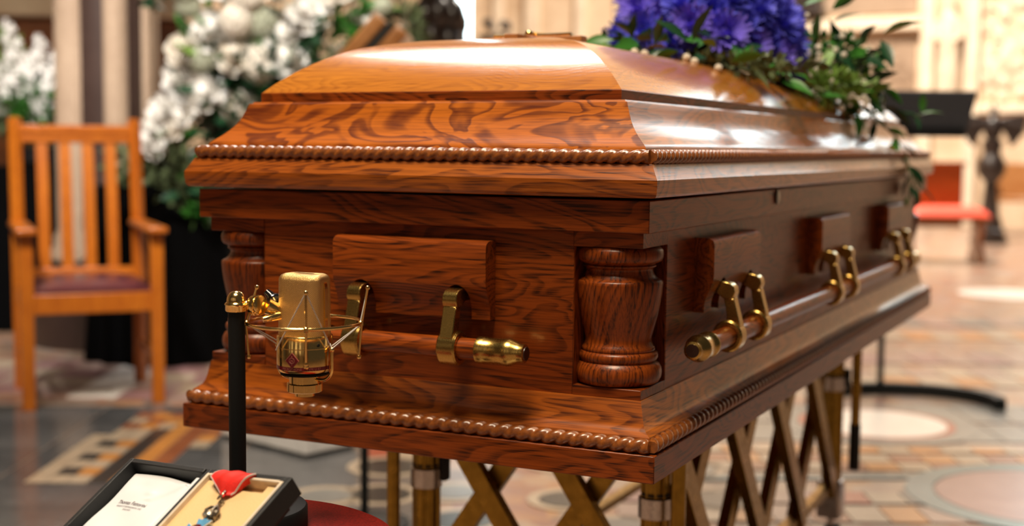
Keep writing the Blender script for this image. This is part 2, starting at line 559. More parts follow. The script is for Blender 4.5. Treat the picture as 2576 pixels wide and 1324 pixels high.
# ------------------------------------------------------------------ setting: walls
wall_far = tag(MB().bx(-17, 9, 17, 17.5, 0, 10.5).build('wall_far', MAT['sandstone'], smooth=0), kind='structure')
wall_left = tag(MB().bx(-11.5, -11, -6, 17, 0, 10.5).build('wall_left', MAT['sandstone'], smooth=0), kind='structure')
# pilasters, ledges and panels on the far wall
for (x0, x1, z0, z1, d) in ((-2.44,-2.27,0,7,.16), (-1.88,-1.70,0,7,.16), (-.95,-.75,0,7,.16), (-4.25,-4.05,0,7,.12), (-6.2,-6.05,0,7,.12), (-6.75,-6.6,0,7,.12), (-7.4,-7.25,0,7,.12), (-8.2,-8.0,0,7,.16), (-8.75,-8.6,0,7,.12)):
    MB().bx(x0, x1, 17 - d, 17.02, z0, z1).build('pilaster', MAT['sandstone_pale'], wall_far, bevel=.02)
for (x0, x1, z0, z1, d) in ((-4.05,-2.44,2.58,2.74,.22), (-4.05,-2.44,1.62,1.72,.14), (-2.27,-1.88,1.60,1.72,.25), (-1.70,-.95,1.48,1.60,.22), (-8.0,-4.25,1.4,1.5,.1), (-2.27,-1.88,3.4,3.55,.25)):
    MB().bx(x0, x1, 17 - d, 17.02, z0, z1).build('ledge', MAT['sandstone_pale'], wall_far, bevel=.02)
for (x0, x1, z0, z1) in ((-4.0,-3.28,1.78,2.52), (-3.2,-2.5,1.78,2.52), (-4.0,-2.5,2.8,4.0), (-4.0,-2.5,.3,1.55)):
    MB().bx(x0, x1, 16.97, 17.02, z0, z1).build('panel', MAT['sandstone_shaft'], wall_far, bevel=.02)
# carved relief on the right: lumps of stone in a frame
mb = MB(); rr = random.Random(5)
for k in range(70):
    mb.ball((rr.uniform(-1.66, -.98), 16.98, rr.uniform(1.65, 3.4)), rr.uniform(.04, .11), 8, 6, (1, .6, rr.uniform(.8, 1.8)))
mb.build('relief', MAT['relief_stone'], wall_far)
mb = MB()
for k in range(40):
    mb.ball((rr.uniform(-3.15, -2.55), 16.98, rr.uniform(1.85, 2.45)), rr.uniform(.03, .08), 8, 6, (1, .5, rr.uniform(.8, 1.6)))
mb.build('relief', MAT['sandstone_shaft'], wall_far)
# windows: lit glass panes with stone mullions
def lancet(n, x0, x1, z0, z1, cols=2, rows=5):
    w = tag(MB().bx(x0 - .12, x1 + .12, 16.9, 17.0, z0 - .14, z0).build('window_%d' % n, MAT['sandstone_pale'], bevel=.01), kind='structure')
    cw = (x1 - x0) / cols; ch = (z1 - z0) / rows
    for i in range(cols):
        for j in range(rows):
            MB().bx(x0 + i*cw + .012, x0 + (i+1)*cw - .012, 16.955, 16.965, z0 + j*ch + .012, z0 + (j+1)*ch - .012).build('pane', MAT['window_daylight'], w, smooth=0)
    for i in range(cols + 1):
        MB().bx(x0 + i*cw - .03, x0 + i*cw + .03, 16.88, 17.0, z0, z1).build('mullion', MAT['sandstone_pale'], w)
    xm = (x0 + x1) / 2; n_ = 10
    arch = MB().tube([(xm - (x1 - x0) / 2 * math.cos(PI * k / n_), 16.94, z1 + (x1 - x0) * .8 * math.sin(PI * k / n_)) for k in range(n_ + 1)], .06, 8)
    arch.build('arch', MAT['sandstone_pale'], w)
lancet(1, -9.42, -9.08, 2.62, 7.5, 1, 5)
lancet(2, -.9, 1.5, 4.3, 6.9, 1, 2)
# clustered pier on the left: pale shafts round a core coloured dark for the shade between them
PC = Vector((-4.252, 3.725, 0))
pier = tag(MB().lathe([(.40, 0), (.40, .22), (.36, .26), (.34, .34), (.27, .40), (.24, .42), (.19, .46), (.19, 6.0)], PC, n=40).build('wall_pier', MAT['marble_brown']), kind='structure')
for (u, v, r) in ((-.142, -.10, .090), (.078, -.15, .060), (.190, -.02, .034), (-.21, .06, .05), (.16, .12, .06), (0, .20, .08)):
    c = PC + Vector((u * CU - v * SU, u * SU + v * CU, 0))
    MB().lathe([(r * 1.4, .42), (r * 1.4, .47), (r * 1.2, .50), (r * 1.25, .53), (r, .57), (r, 6.0)], c, n=24).build('shaft', MAT['sandstone_shaft'], pier)
# timber screen with a stone cornice behind the far flowers
scr = thing('timber_screen', 'brown timber wall screen below a pale cornice at the upper left', 'screen', (-7.05, 5.45, 0), (0, 0, R(30)))
for k in range(5):
    MB().bx(-1.4 + k * .56, -1.4 + k * .56 + .54, -.02, .03, .05, 1.86).build('panel', MAT['panel_wood'], scr, bevel=.01)
MB().bx(-1.45, 1.45, .03, .08, 0, 1.88).build('backing', MAT['panel_wood'], scr)
MB().bx(-1.5, 1.5, -.10, .10, 1.88, 2.45).build('cornice', MAT['sandstone_pale'], scr, bevel=.02)

# behind the viewer: end wall; glowing panes and dark piers added for gold reflections
wall_near = tag(MB().bx(-11.5, 9, -9.5, -9, 0, 10.5).build('wall_near', MAT['sandstone_shaft'], smooth=0), kind='structure')
for k in range(6):
    x = -7.0 + k * 2.6
    MB().lathe([(.45, 0), (.45, .4), (.30, .5), (.30, 8)], (x, -6.5, 0), n=24).build('pier', MAT['marble_brown'], wall_near)
for k in range(5):
    x0 = -6.2 + k * 2.6
    w_ = tag(MB().bx(x0 - .1, x0 + 1.1, -9.0, -8.9, 1.9, 2.0).build('window_%d' % (3 + k), MAT['sandstone_pale']), kind='structure')  # added sill and panes, unseen, there to be mirrored in the gold
    for j in range(3):
        MB().bx(x0, x0 + 1.0, -8.98, -8.96, 2.05 + j * 1.5, 3.5 + j * 1.5).build('pane', MAT['window_warm'], w_, smooth=0)
# ------------------------------------------------------------------ casket
CW, CL, CZ = .71, 2.095, .60
casket = thing('casket', 'glossy oak casket with rope mouldings, corner columns and brass-ended handles on a gold trolley', 'casket', (-CW/2, CL/2, CZ))
CO = (-CW/2, CL/2, CZ)
def corner_pts(d, side):
    near_r, near_l, far_r, far_l = (-d, d), (-CW + d, d), (-d, CL - d), (-CW + d, CL - d)
    return {'near': (near_l, near_r), 'right': (near_r, far_r), 'far': (far_r, far_l), 'left': (far_l, near_l)}[side]
AX = {'near': 'X', 'far': 'X', 'right': 'Y', 'left': 'Y'}
SIDES = ('near', 'right', 'far', 'left')
def frame_run(name, prof, matn, smooth=35, bevel=0, sides=SIDES, closed=True):
    out = {}
    for sd in sides:
        a = []; b = []
        for d, z in prof:
            (p, q) = corner_pts(d, sd)
            a.append((p[0], p[1], CZ + z)); b.append((q[0], q[1], CZ + z))
        n = len(prof)
        mb = MB()
        m = n if closed else n - 1
        fs = [(i, (i+1) % n, n + (i+1) % n, n + i) for i in range(m)]
        if closed: fs += [tuple(range(n))[::-1], tuple(range(n, 2*n))]
        mb.add(a + b, fs)
        mname = matn + '_' + AX[sd] if (matn + '_' + AX[sd]) in MAT else 'oak_' + AX[sd]
        out[sd] = mb.build(name, MAT[mname], casket, smooth=smooth, bevel=bevel, org=CO)
    return out
def rope(name, d, z, r, pitch, k, hand=1):
    for sd in SIDES:
        p, q = corner_pts(d, sd)
        p = Vector((p[0], p[1], CZ + z)); q = Vector((q[0], q[1], CZ + z))
        L = (q - p).length; dr = (q - p).normalized()
        up = Vector((0, 0, 1)); out = dr.cross(up)
        ns = max(8, int(round(L / pitch * 7))); nr = 14
        vs = []; fs = []
        for s_ in range(ns + 1):
            s = L * s_ / ns
            for i in range(nr):
                th = 2 * PI * i / nr
                ph = k * th * hand + 2 * PI * s / pitch
                rad = r * (.56 + .46 * abs(math.cos(ph / 2)) ** .6)
                vs.append(p + dr * s + out * (rad * math.cos(th)) + up * (rad * math.sin(th)))
        for s_ in range(ns):
            for i in range(nr):
                j = (i + 1) % nr
                fs.append((s_*nr+i, s_*nr+j, (s_+1)*nr+j, (s_+1)*nr+i))
        fs += [tuple(range(nr))[::-1], tuple(range(ns*nr, ns*nr+nr))]
        MB().add(vs, fs).build(name, MAT['rope_wood'], casket, smooth=60, org=CO)

# base
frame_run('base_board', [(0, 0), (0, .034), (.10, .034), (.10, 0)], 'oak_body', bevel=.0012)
rope('base_rope', .0085, .0432, .0098, .0182, 2, -1)
frame_run('base_moulding', [(.0095, .0495), (.0105, .0535), (.0165, .0575), (.0200, .0605), (.0225, .066), (.0245, .073), (.0265, .083), (.0290, .094), (.06, .094), (.06, .034), (.0095, .034)], 'oak')
MB().bx(-CW + .03, -.03, .03, CL - .03, CZ + .01, CZ + .09).build('bottom', MAT['oak_body_Y'], casket, org=CO)
# body panels between the corner columns
BD, NT_ = .031, .121
for sd in SIDES:
    mb = MB()
    if sd == 'near': mb.bx(-CW + NT_, -NT_, BD, BD + .02, CZ + .09, CZ + .30)
    if sd == 'far': mb.bx(-CW + NT_, -NT_, CL - BD - .02, CL - BD, CZ + .09, CZ + .30)
    if sd == 'right': mb.bx(-BD - .02, -BD, NT_, CL - NT_, CZ + .09, CZ + .30)
    if sd == 'left': mb.bx(-CW + BD, -CW + BD + .02, NT_, CL - NT_, CZ + .09, CZ + .30)
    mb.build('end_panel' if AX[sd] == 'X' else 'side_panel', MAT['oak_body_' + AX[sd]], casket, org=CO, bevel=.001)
colprof = [(.001, .106), (.046, .106), (.0515, .109), (.0545, .1145), (.0553, .1205), (.0545, .1265), (.0515, .132), (.0475, .1352), (.0485, .1365), (.0502, .1395), (.0502, .1440), (.0485, .1465), (.0455, .1478), (.0465, .1495), (.0462, .1525),
           (.0435, .1555), (.0418, .160), (.0420, .165), (.0438, .172), (.0465, .182), (.0495, .194), (.0522, .208), (.0541, .221), (.0551, .232), (.0549, .2355), (.0530, .2375), (.0500, .2385), (.0462, .2415), (.0430, .2460), (.0420, .2500), (.0432, .2525), (.0460, .2540), (.0462, .2555), (.0440, .2570),
           (.0480, .2590), (.0525, .2610), (.0548, .2650), (.0553, .2700), (.0545, .2745), (.0515, .2785), (.046, .2800), (.001, .2800)]
for (sx, sy) in ((1, 1), (-1, 1), (1, -1), (-1, -1)):
    ox = -CW/2 + sx * CW/2; oy = CL/2 - sy * CL/2
    cx, cy = ox - sx * .079, oy + sy * .079
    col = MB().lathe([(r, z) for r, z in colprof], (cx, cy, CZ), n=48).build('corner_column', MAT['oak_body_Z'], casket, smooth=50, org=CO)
    a, b = BD - .001, NT_
    for nm, z0, z1 in (('plinth', .094, .1062), ('capital', .2798, .30)):
        MB().bx(ox - sx * a, ox - sx * b, oy + sy * a, oy + sy * b, CZ + z0, CZ + z1).build(nm, MAT['oak_body_X'], col, org=CO, bevel=.0008)
    MB().bx(ox - sx * (BD + .0015), ox - sx * (b + .014), oy + sy * (b - .0005), oy + sy * (b + .014), CZ + .09, CZ + .30).build('recess_wall', MAT['oak_body_Z'], casket, org=CO)
    MB().bx(ox - sx * (b - .0005), ox - sx * (b + .014), oy + sy * (BD + .0015), oy + sy * b, CZ + .09, CZ + .30).build('recess_wall', MAT['oak_body_Z'], casket, org=CO)
frame_run('top_rail', [(.0185, .299), (.0185, .3385), (.08, .3385), (.08, .299)], 'oak_body', bevel=.001)
# lid
frame_run('lid_rim', [(.016, .3415), (.0085, .3422), (.0060, .3445), (.0048, .3485), (.0050, .3520), (.0042, .3540), (.0042, .3635), (.0052, .3648), (.0150, .3825), (.06, .3825), (.06, .3415)], 'oak')
rope('lid_rope', .0190, .3908, .0092, .0158, 3, -1)
cove = [(.0275, .3820), (.0275, .3990), (.0290, .4030), (.0330, .4065), (.0378, .4105), (.0430, .4150), (.0485, .4205), (.0540, .4270), (.0588, .4340), (.0625, .4420), (.0655, .4500), (.0680, .4565), (.0690, .4585), (.0722, .4592), (.0735, .4612), (.12, .4612), (.12, .3820)]
frame_run('lid_cove', cove, 'oak_cove')
frame_run('lid_board', [(.0808, .4612), (.0808, .4735), (.0816, .4745), (.13, .4745), (.13, .4612)], 'oak_body')
dome_ctl = [(.0816, .4745), (.0940, .4870), (.1072, .4985), (.1190, .5078), (.1306, .5158), (.1425, .5232), (.1548, .5300), (.1670, .5358), (.1797, .5408), (.1950, .5452), (.2107, .5487), (.2300, .5525), (.2486, .5555), (.28, .5585), (.32, .5610), (.355, .5620)]
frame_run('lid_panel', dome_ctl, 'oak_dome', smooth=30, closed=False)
# keyhole on the side rail
MB().lathe([(.011, 0), (.011, .003), (.006, .0035)], (-.0185, .60, CZ + .326), (1, 0, 0), 16).build('keyhole', MAT['black_gloss'], casket, org=CO)

# handles.  local frame: s along the bar, p outward from the panel, z up
def handle(org, along, outw, centers, s0, s1, arm_off=.066):
    """org: point on the panel plane (z = casket bottom); bar from s0 to s1"""
    al = Vector(along); ow = Vector(outw); up = Vector((0, 0, 1)); o = Vector(org)
    M = Matrix((( al.x, ow.x, 0, o.x), (al.y, ow.y, 0, o.y), (0, 0, 1, o.z), (0, 0, 0, 1)))
    ax = 'X' if abs(al.x) > .5 else 'Y'
    W3 = lambda s, p, z: M @ Vector((s, p, z))
    BP, BZ, BR = .037, .1465, .0138
    for c in centers:
        prof = [(0, .2825), (.016, .2825), (.0215, .2815), (.0262, .2785), (.0280, .2735), (.0280, .232), (.0268, .224), (.0235, .215), (.0195, .207), (.0160, .198), (.0148, .190), (.0148, .1815), (0, .1815)]
        n = len(prof)
        vs = [W3(c - .114, p, z) for p, z in prof] + [W3(c + .114, p, z) for p, z in prof]
        fs = [(i, (i+1) % n, n + (i+1) % n, n + i) for i in range(n)] + [tuple(range(n))[::-1], tuple(range(n, 2*n))]
        blk = MB().add(vs, fs).build('handle_block', MAT['oak_body_' + ax], casket, smooth=30, org=CO)
        cut = MB()
        for sg in (-1, 1):
            cs = c + sg * arm_off
            pts = []
            for k in range(13):
                t_ = PI * k / 12
                pts.append((cs + .0165 * math.cos(t_), .209 + .017 * math.sin(t_)))
            pts += [(cs - .0165, .160), (cs + .0165, .160)]
            m2 = len(pts)
            v2 = [W3(s, .004, z) - Vector(CO) for s, z in pts] + [W3(s, .05, z) - Vector(CO) for s, z in pts]
            cut.add(v2, [(i, (i+1) % m2, m2 + (i+1) % m2, m2 + i) for i in range(m2)] + [tuple(range(m2))[::-1], tuple(range(m2, 2*m2))])
        boolean_cut(blk, cut)
        for sg in (-1, 1):
            cs = c + sg * arm_off
            arm = MB()
            def strip(out, w):
                k = len(out)
                a_ = [W3(cs - w/2, p, z) for p, z in out]; b_ = [W3(cs + w/2, p, z) for p, z in out]
                arm.add(a_ + b_, [(i, (i+1) % k, k + (i+1) % k, k + i) for i in range(k)] + [tuple(range(k))[::-1], tuple(range(k, 2*k))])
            # knuckle leaving the slot
            strip([(.004, .2215), (.030, .2215), (.0385, .2195), (.0445, .2140), (.0460, .2065), (.0440, .2000), (.0395, .1975), (.030, .1985), (.020, .205), (.004, .205)], .0205)
            # straight shank
            strip([(.0300, .2000), (.0440, .2000), (.0480, .1850), (.0520, .1700), (.0545, .1600), (.0340, .1600), (.0350, .1750)], .0185)
            strip([(.0320, .1985), (.0445, .1985), (.0450, .1950), (.0325, .1945)], .0195)
            # collar round the bar
            nn = 28
            for (rr_, ww_) in ((.0212, .0235), (.0200, .0262)):
                vs = []; 
                for q_ in (-1, 1):
                    for r_ in (rr_, BR):
                        for k in range(nn):
                            t_ = 2 * PI * k / nn
                            vs.append(W3(cs + q_ * ww_ / 2, BP + r_ * math.cos(t_), BZ + r_ * 1.05 * math.sin(t_)))
                fs = []
                for k in range(nn):
                    j = (k + 1) % nn
                    fs += [(k, j, 2*nn + j, 2*nn + k), (nn + k, nn + j, 3*nn + j, 3*nn + k), (k, j, nn + j, nn + k), (2*nn + k, 2*nn + j, 3*nn + j, 3*nn + k)]
                arm.add(vs, fs)
            arm.build('handle_arm', MAT['brass'], casket, smooth=40, org=CO, bevel=.0012)
    bar_ = MB().cyl(W3(s0 + .05, BP, BZ), W3(s1 - .05, BP, BZ), BR, n=28).build('handle_bar', MAT['oak_body_' + ax], casket, org=CO)
    for e, sg in ((s0, 1), (s1, -1)):
        pr_ = [(.0155, .066), (.0172, .065), (.0172, .056), (.0164, .055), (.0164, .035), (.0172, .030), (.0178, .025), (.0174, .0205), (.0155, .016), (.0128, .010), (.0118, .0065), (.0118, .001), (.0095, 0)]
        MB().lathe([(r_, h_) for r_, h_ in pr_[::-1]], W3(e, BP, BZ), al * sg, 28).build('bar_tip', MAT['brass'], bar_, org=CO)
        MB().lathe([(.001, -.0015), (.0085, -.001), (.0092, .001), (.0092, .004)], W3(e, BP, BZ), al * sg, 20).build('bar_plug', MAT['plug_wood'], bar_, org=CO)
handle((0, BD, CZ), (1, 0, 0), (0, -1, 0), [-.3435], -.520, -.168, .0715)
handle((-BD, 0, CZ), (0, 1, 0), (1, 0, 0), [.345, .975, 1.60], .118, 1.79)
handle((-CW + BD, 0, CZ), (0, 1, 0), (-1, 0, 0), [.345, .975, 1.60], .17, 1.79)
# ------------------------------------------------------------------ folding trolley under the casket
TX0, TX1, TY0, TY1 = -.566, -.157, .45, 1.70
truck = thing('casket_trolley', 'folding gold scissor trolley with castors carrying the casket', 'trolley', ((TX0+TX1)/2, (TY0+TY1)/2, 0))
TO = ((TX0+TX1)/2, (TY0+TY1)/2, 0)
for (x, sx) in ((TX0, -1), (TX1, 1)):
    for (y, sy) in ((TY0, -1), (TY1, 1)):
        p = MB().cyl((x, y, .17), (x, y, .585), .0215, n=24)
        for k in range(10):
            a = 2 * PI * k / 10
            p.cyl((x + .0205*math.cos(a), y + .0205*math.sin(a), .17), (x + .0205*math.cos(a), y + .0205*math.sin(a), .58), .0035, n=6)
        p = p.build('post', MAT['truck_gold'], truck, org=TO)
        MB().lathe([(.023, 0), (.0275, .002), (.0275, .033), (.023, .035)], (x, y, .428), n=24).build('collar', MAT['steel'], p, org=TO)
        MB().lathe([(.0235, 0), (.0235, .004)], (x, y, .465), n=24).build('clamp', MAT['black_rubber'], p, org=TO)
        MB().box((x + .028, y + .01, .46), (.016, .02, .04)).build('latch', MAT['black_rubber'], p, org=TO, bevel=.003)
        MB().box((x, y, .165), (.058, .055, .09)).build('bracket', MAT['steel'], truck, org=TO, bevel=.006)
        MB().cyl((x, y - .03, .14), (x, y - .045, .14), .012, n=12).build('lock_pin', MAT['steel'], truck, org=TO)
        MB().cyl((x, y + sy * .01, .12), (x, y + sy * .01, .065), .009, n=12).build('castor_stem', MAT['steel'], truck, org=TO)
        w = MB().lathe([(.018, -.014), (.046, -.014), (.05, -.009), (.05, .009), (.046, .014), (.018, .014)], (x, y + sy * .02, .05), (1, 0, 0), 28).build('castor_wheel', MAT['black_rubber'], truck, org=TO)
        MB().lathe([(.004, -.018), (.02, -.017), (.02, .017), (.004, .018)], (x, y + sy * .02, .05), (1, 0, 0), 16).build('hub', MAT['steel'], w, org=TO)
        # slim rod beside the post with a rubber sleeve
        xr = x + sx * .047
        rod = MB().cyl((xr, y + sy * .03, .33), (xr, y + sy * .03, .59), .0115, n=16).build('guide_rod', MAT['truck_gold'], truck, org=TO)
        MB().cyl((xr, y + sy * .03, .235), (xr, y + sy * .03, .345), .0135, n=16).build('rubber_sleeve', MAT['black_rubber'], rod, org=TO)
        MB().bar((x, y + sy * .03, .52), (xr, y + sy * .03, .52), .02, .012).build('rod_bridge', MAT['steel'], truck, org=TO)
# scissor lattice on both long sides and both ends
def lattice(p0, p1, nrm, n, z0, z1, w=.044):
    p0 = Vector(p0); p1 = Vector(p1); nrm = Vector(nrm)
    step = (p1 - p0) / n
    for k in range(n):
        a = p0 + step * k; b = p0 + step * (k + 1)
        up = Vector((0, 0, 1))
        MB().bar(a + up * z1 + nrm * .011, b + up * z0 + nrm * .011, w, .020, nrm).build('lattice_bar', MAT['truck_gold'], truck, org=TO, bevel=.001)
        MB().bar(b + up * z1 - nrm * .011, a + up * z0 - nrm * .011, w, .020, nrm).build('lattice_bar', MAT['truck_gold'], truck, org=TO, bevel=.001)
        c = (a + b) / 2 + up * ((z0 + z1) / 2)
        MB().cyl(c - nrm * .018, c + nrm * .018, .009, n=12).build('rivet', MAT['brass'], truck, org=TO)
lattice((TX1, TY0 + .03, 0), (TX1, TY1 - .03, 0), (1, 0, 0), 4, .19, .565)
lattice((TX0 + .03, TY0, 0), (TX1 - .03, TY0, 0), (0, -1, 0), 2, .31, .57, .034)
for x in (TX0, TX1):
    MB().bx(x - .012, x + .012, TY0, TY1, .19, .21).build('lower_rail', MAT['truck_gold'], truck, org=TO, bevel=.002)
    MB().bx(x - .015, x + .015, TY0 - .03, TY1 + .03, .575, .60).build('upper_rail', MAT['truck_gold'], truck, org=TO, bevel=.002)
for y in (TY0, TY1):
    MB().bx(TX0, TX1, y - .012, y + .012, .585, .60).build('cross_rail', MAT['truck_gold'], truck, org=TO, bevel=.002)

# ------------------------------------------------------------------ small round table
TZ = .588
TC = (-.335, -.385)
tab = thing('side_table', 'small round dark red table in the foreground', 'table', (TC[0], TC[1], 0))
MB().lathe([(.001, .555), (.150, .555), (.168, .559), (.178, .567), (.180, .575), (.178, .586), (.174, .588), (.001, .588)], n=64).build('table_top', MAT['table_red'], tab)
MB().lathe([(.03, .06), (.024, .10), (.020, .30), (.026, .46), (.04, .53), (.07, .555)], n=28).build('pedestal', MAT['table_red'], tab)
for k in range(3):
    a = 2 * PI * k / 3 + .3
    MB().tube([(.02*math.cos(a), .02*math.sin(a), .12), (.08*math.cos(a), .08*math.sin(a), .10), (.15*math.cos(a), .15*math.sin(a), .05), (.20*math.cos(a), .20*math.sin(a), .013)], [.016, .015, .014, .013], 10).build('leg', MAT['table_red'], tab)

# ------------------------------------------------------------------ microphone stand
PX, PY = -.357, -.335
st = thing('microphone_stand', 'black desk microphone stand with round base and gold domed cap', 'stand', (PX, PY, TZ))
MB().lathe([(.001, 0), (.073, 0), (.075, .002), (.075, .020), (.073, .0225), (.018, .0235), (.001, .0235)], n=56).build('base', MAT['black_powder'], st)
ptop = .805 - TZ + .004
MB().cyl((0, 0, .0235), (0, 0, ptop + .016), .0091, n=28).build('pole', MAT['black_powder'], st)
zc = ptop + .016
MB().lathe([(.001, zc - .002), (.0112, zc - .002), (.0118, zc - .0005), (.0118, zc + .004), (.0126, zc + .0052), (.0121, zc + .0068), (.0104, zc + .0080), (.0104, zc + .0095), (.0100, zc + .0125), (.0086, zc + .0155), (.0066, zc + .0180), (.0036, zc + .0195), (.001, zc + .0199)], n=32).build('cap', MAT['gold'], st)

# ------------------------------------------------------------------ gold microphone
MX, MY = -.294, -.299
mic = thing('microphone', 'gold large-diaphragm microphone with woven grille and red diamond badge', 'microphone', (MX, MY, .731), (0, 0, R(25.9 - 25)))
# local z: 0 bottom of connector; +x right, -y toward viewer
Zb = .0105
MB().lathe([(.001, 0), (.0108, 0), (.0108, .005)], n=24).build('connector', MAT['gold'], mic)
kn = MB()
nk = 96
vs = []; fs = []
for h_, r_ in ((.0045, .0168), (.0055, .0188), (.0135, .0188), (.0145, .0175)):
    for i in range(nk):
        rr_ = r_ + (.00035 if (i % 2) else 0)
        vs.append((rr_ * math.cos(2*PI*i/nk), rr_ * math.sin(2*PI*i/nk), h_))
for a in range(3):
    for i in range(nk):
        fs.append((a*nk+i, a*nk+(i+1) % nk, (a+1)*nk+(i+1) % nk, (a+1)*nk+i))
fs += [tuple(range(nk))[::-1], tuple(range(3*nk, 4*nk))]
kn.add(vs, fs).build('knurled_ring', MAT['gold'], mic, smooth=0)
MB().lathe([(.001, .0145), (.0168, .0145), (.0168, .0235), (.014, .0240), (.001, .0240)], n=40).build('lower_collar', MAT['gold'], mic)
MB().lathe([(.020, .0237), (.0262, .0240), (.0262, .0262), (.020, .0265)], n=48).build('seam_gap', MAT['black_void'], mic)
MB().lathe([(.001, .0264), (.0240, .0264), (.0268, .0272), (.0288, .0290), (.0298, .0315), (.0300, .0345), (.0300, .0660), (.0290, .0672), (.001, .0672)], n=56).build('body', MAT['gold'], mic)
body_line = MB().lathe([(.0296, .0538), (.03045, .0538), (.03045, .0546), (.0296, .0546)], n=56).build('body_seam', MAT['gold'], mic)
# grille head: rounded box, with UV in metres for the weave
def rrect(hw, hd, r_, n=96):
    seg = []
    for (cx_, cy_, a0) in ((hw - r_, hd - r_, 0), (-hw + r_, hd - r_, 90), (-hw + r_, -hd + r_, 180), (hw - r_, -hd + r_, 270)):
        for k in range(13):
            a = R(a0 + 90 * k / 12); seg.append(Vector((cx_ + r_ * math.cos(a), cy_ + r_ * math.sin(a), 0)))
    seg.append(seg[0].copy())
    cum = [0]
    for p, q in zip(seg, seg[1:]): cum.append(cum[-1] + (q - p).length)
    out = []; i = 0
    for k in range(n + 1):
        t_ = cum[-1] * k / n
        while i < len(seg) - 2 and cum[i+1] < t_: i += 1
        f_ = (t_ - cum[i]) / max(1e-9, cum[i+1] - cum[i]); out.append(seg[i].lerp(seg[i+1], min(1, f_)))
    return out, cum[-1]
NU = 96
per_pts, PERL = rrect(.0262, .0190, .0110, NU)
rows = []                                                   # (scale in plan, z, arc length)
zt, rt = .0655, .0068
for k in range(17): rows.append((0.0, zt + (.1330 - rt - zt) * k / 16))
for k in range(1, 9):
    q = PI / 2 * k / 8; rows.append((rt * (1 - math.cos(q)), .1330 - rt + rt * math.sin(q)))
for ins in (.010, .013, .016, .0185): rows.append((ins, .1330 + .0002 * (ins - .006) / .016))
vs = []; uv = []; arc = 0; prev = None
for ins, z in rows:
    if prev is not None: arc += math.hypot(ins - prev[0], z - prev[1])
    prev = (ins, z)
    tp = 1 - .10 * (z - zt) / .067
    for i, p in enumerate(per_pts):
        kx = max(.02, (.0264 - ins) / .0264); ky = max(.02, (.0190 - ins) / .0190)
        vs.append(Vector((p.x * kx, p.y * ky * tp, z))); uv.append((i / NU * PERL, arc))
w_ = NU + 1
fs = [(j*w_+i, j*w_+i+1, (j+1)*w_+i+1, (j+1)*w_+i) for j in range(len(rows) - 1) for i in range(NU)]
hd = MB().add(vs, fs).build('grille', MAT['gold_mesh'], mic, smooth=50, fix=False)
uvl = hd.data.uv_layers.new(name='UVMap')
for lp in hd.data.loops: uvl.data[lp.index].uv = uv[lp.vertex_index]
# frame band that parts front and back grille
fr = []
for k in range(41):
    t_ = k / 40
    if t_ < .36: p = (.0272, 0, .066 + .052 * t_ / .36)
    elif t_ < .46:
        q = (t_ - .36) / .10 * PI / 2; p = (.0272 - .013 * (1 - math.cos(q)), 0, .118 + .0145 * math.sin(q))
    elif t_ < .54: p = (.0142 - .0284 * (t_ - .46) / .08, 0, .1325)
    elif t_ < .64:
        q = (t_ - .54) / .10 * PI / 2; p = (-.0142 - .013 * math.sin(q), 0, .118 + .0145 * math.cos(q))
    else: p = (-.0272, 0, .118 - .052 * (t_ - .64) / .36)
    fr.append(p)
fb = MB()
vs = []; fs = []
for p in fr:
    x, _, z = p
    c = Vector((x, 0, z)); n_ = Vector((x, 0, z - .09)).normalized()
    for (dy, dn) in ((-.0028, -.001), (-.0028, .0007), (.0028, .0007), (.0028, -.001)):
        vs.append(c + Vector((0, dy, 0)) + n_ * dn)
for k in range(len(fr) - 1):
    for i in range(4):
        j = (i + 1) % 4
        fs.append((k*4+i, k*4+j, (k+1)*4+j, (k+1)*4+i))
fb.add(vs, fs).build('grille_frame', MAT['gold'], mic, smooth=40)
# top hoop on the cap
MB().lathe([(.0155, .1325), (.0168, .1330), (.0168, .1338), (.0155, .1343)], n=40)
# diamond badge on the body (faces the viewer's left)
ba = R(-82)
def on_body(a, r, z): return Vector((r * math.cos(a), r * math.sin(a), z))
def badge_frame(a, z):
    n_ = Vector((math.cos(a), math.sin(a), 0)); tx = Vector((-math.sin(a), math.cos(a), 0))
    M = Matrix(((tx.x, 0, n_.x, 0), (tx.y, 0, n_.y, 0), (0, 1, n_.z, 0), (0, 0, 0, 1)))
    return Matrix.Translation(on_body(a, .0298, z)) @ M
bm_ = badge_frame(ba, .0425)
dia = [(0, -.0078), (.0072, 0), (0, .0078), (-.0072, 0)]
bd = MB().prism([(x * 1.1, y * 1.1) for x, y in dia], .0011, bm_).build('badge', MAT['badge_line'], mic, smooth=0)
MB().prism(dia, .0014, bm_).build('badge_field', MAT['badge_red'], bd, smooth=0)
ring_ = MB().tube([bm_ @ Vector((.0031 * math.cos(2*PI*k/24), .0031 * math.sin(2*PI*k/24), .0015)) for k in range(24)], .00028, 6, True)
ring_.tube([bm_ @ Vector((.0024 * math.cos(2*PI*k/24), .0024 * math.sin(2*PI*k/24), .0015)) for k in range(24)], .00014, 6, True)
for (x0, y0, x1, y1) in ((-.0010, -.0014, -.0010, .0014), (.0010, -.0014, .0010, .0014), (-.0010, .0010, .0010, -.0010), (0, .0034, 0, .0055), (-.0007, .0046, .0007, .0046), (0, -.0034, 0, -.0052)):
    ring_.cyl(bm_ @ Vector((x0, y0, .0015)), bm_ @ Vector((x1, y1, .0015)), .00022, n=6)
ring_.build('emblem', MAT['badge_line'], bd)
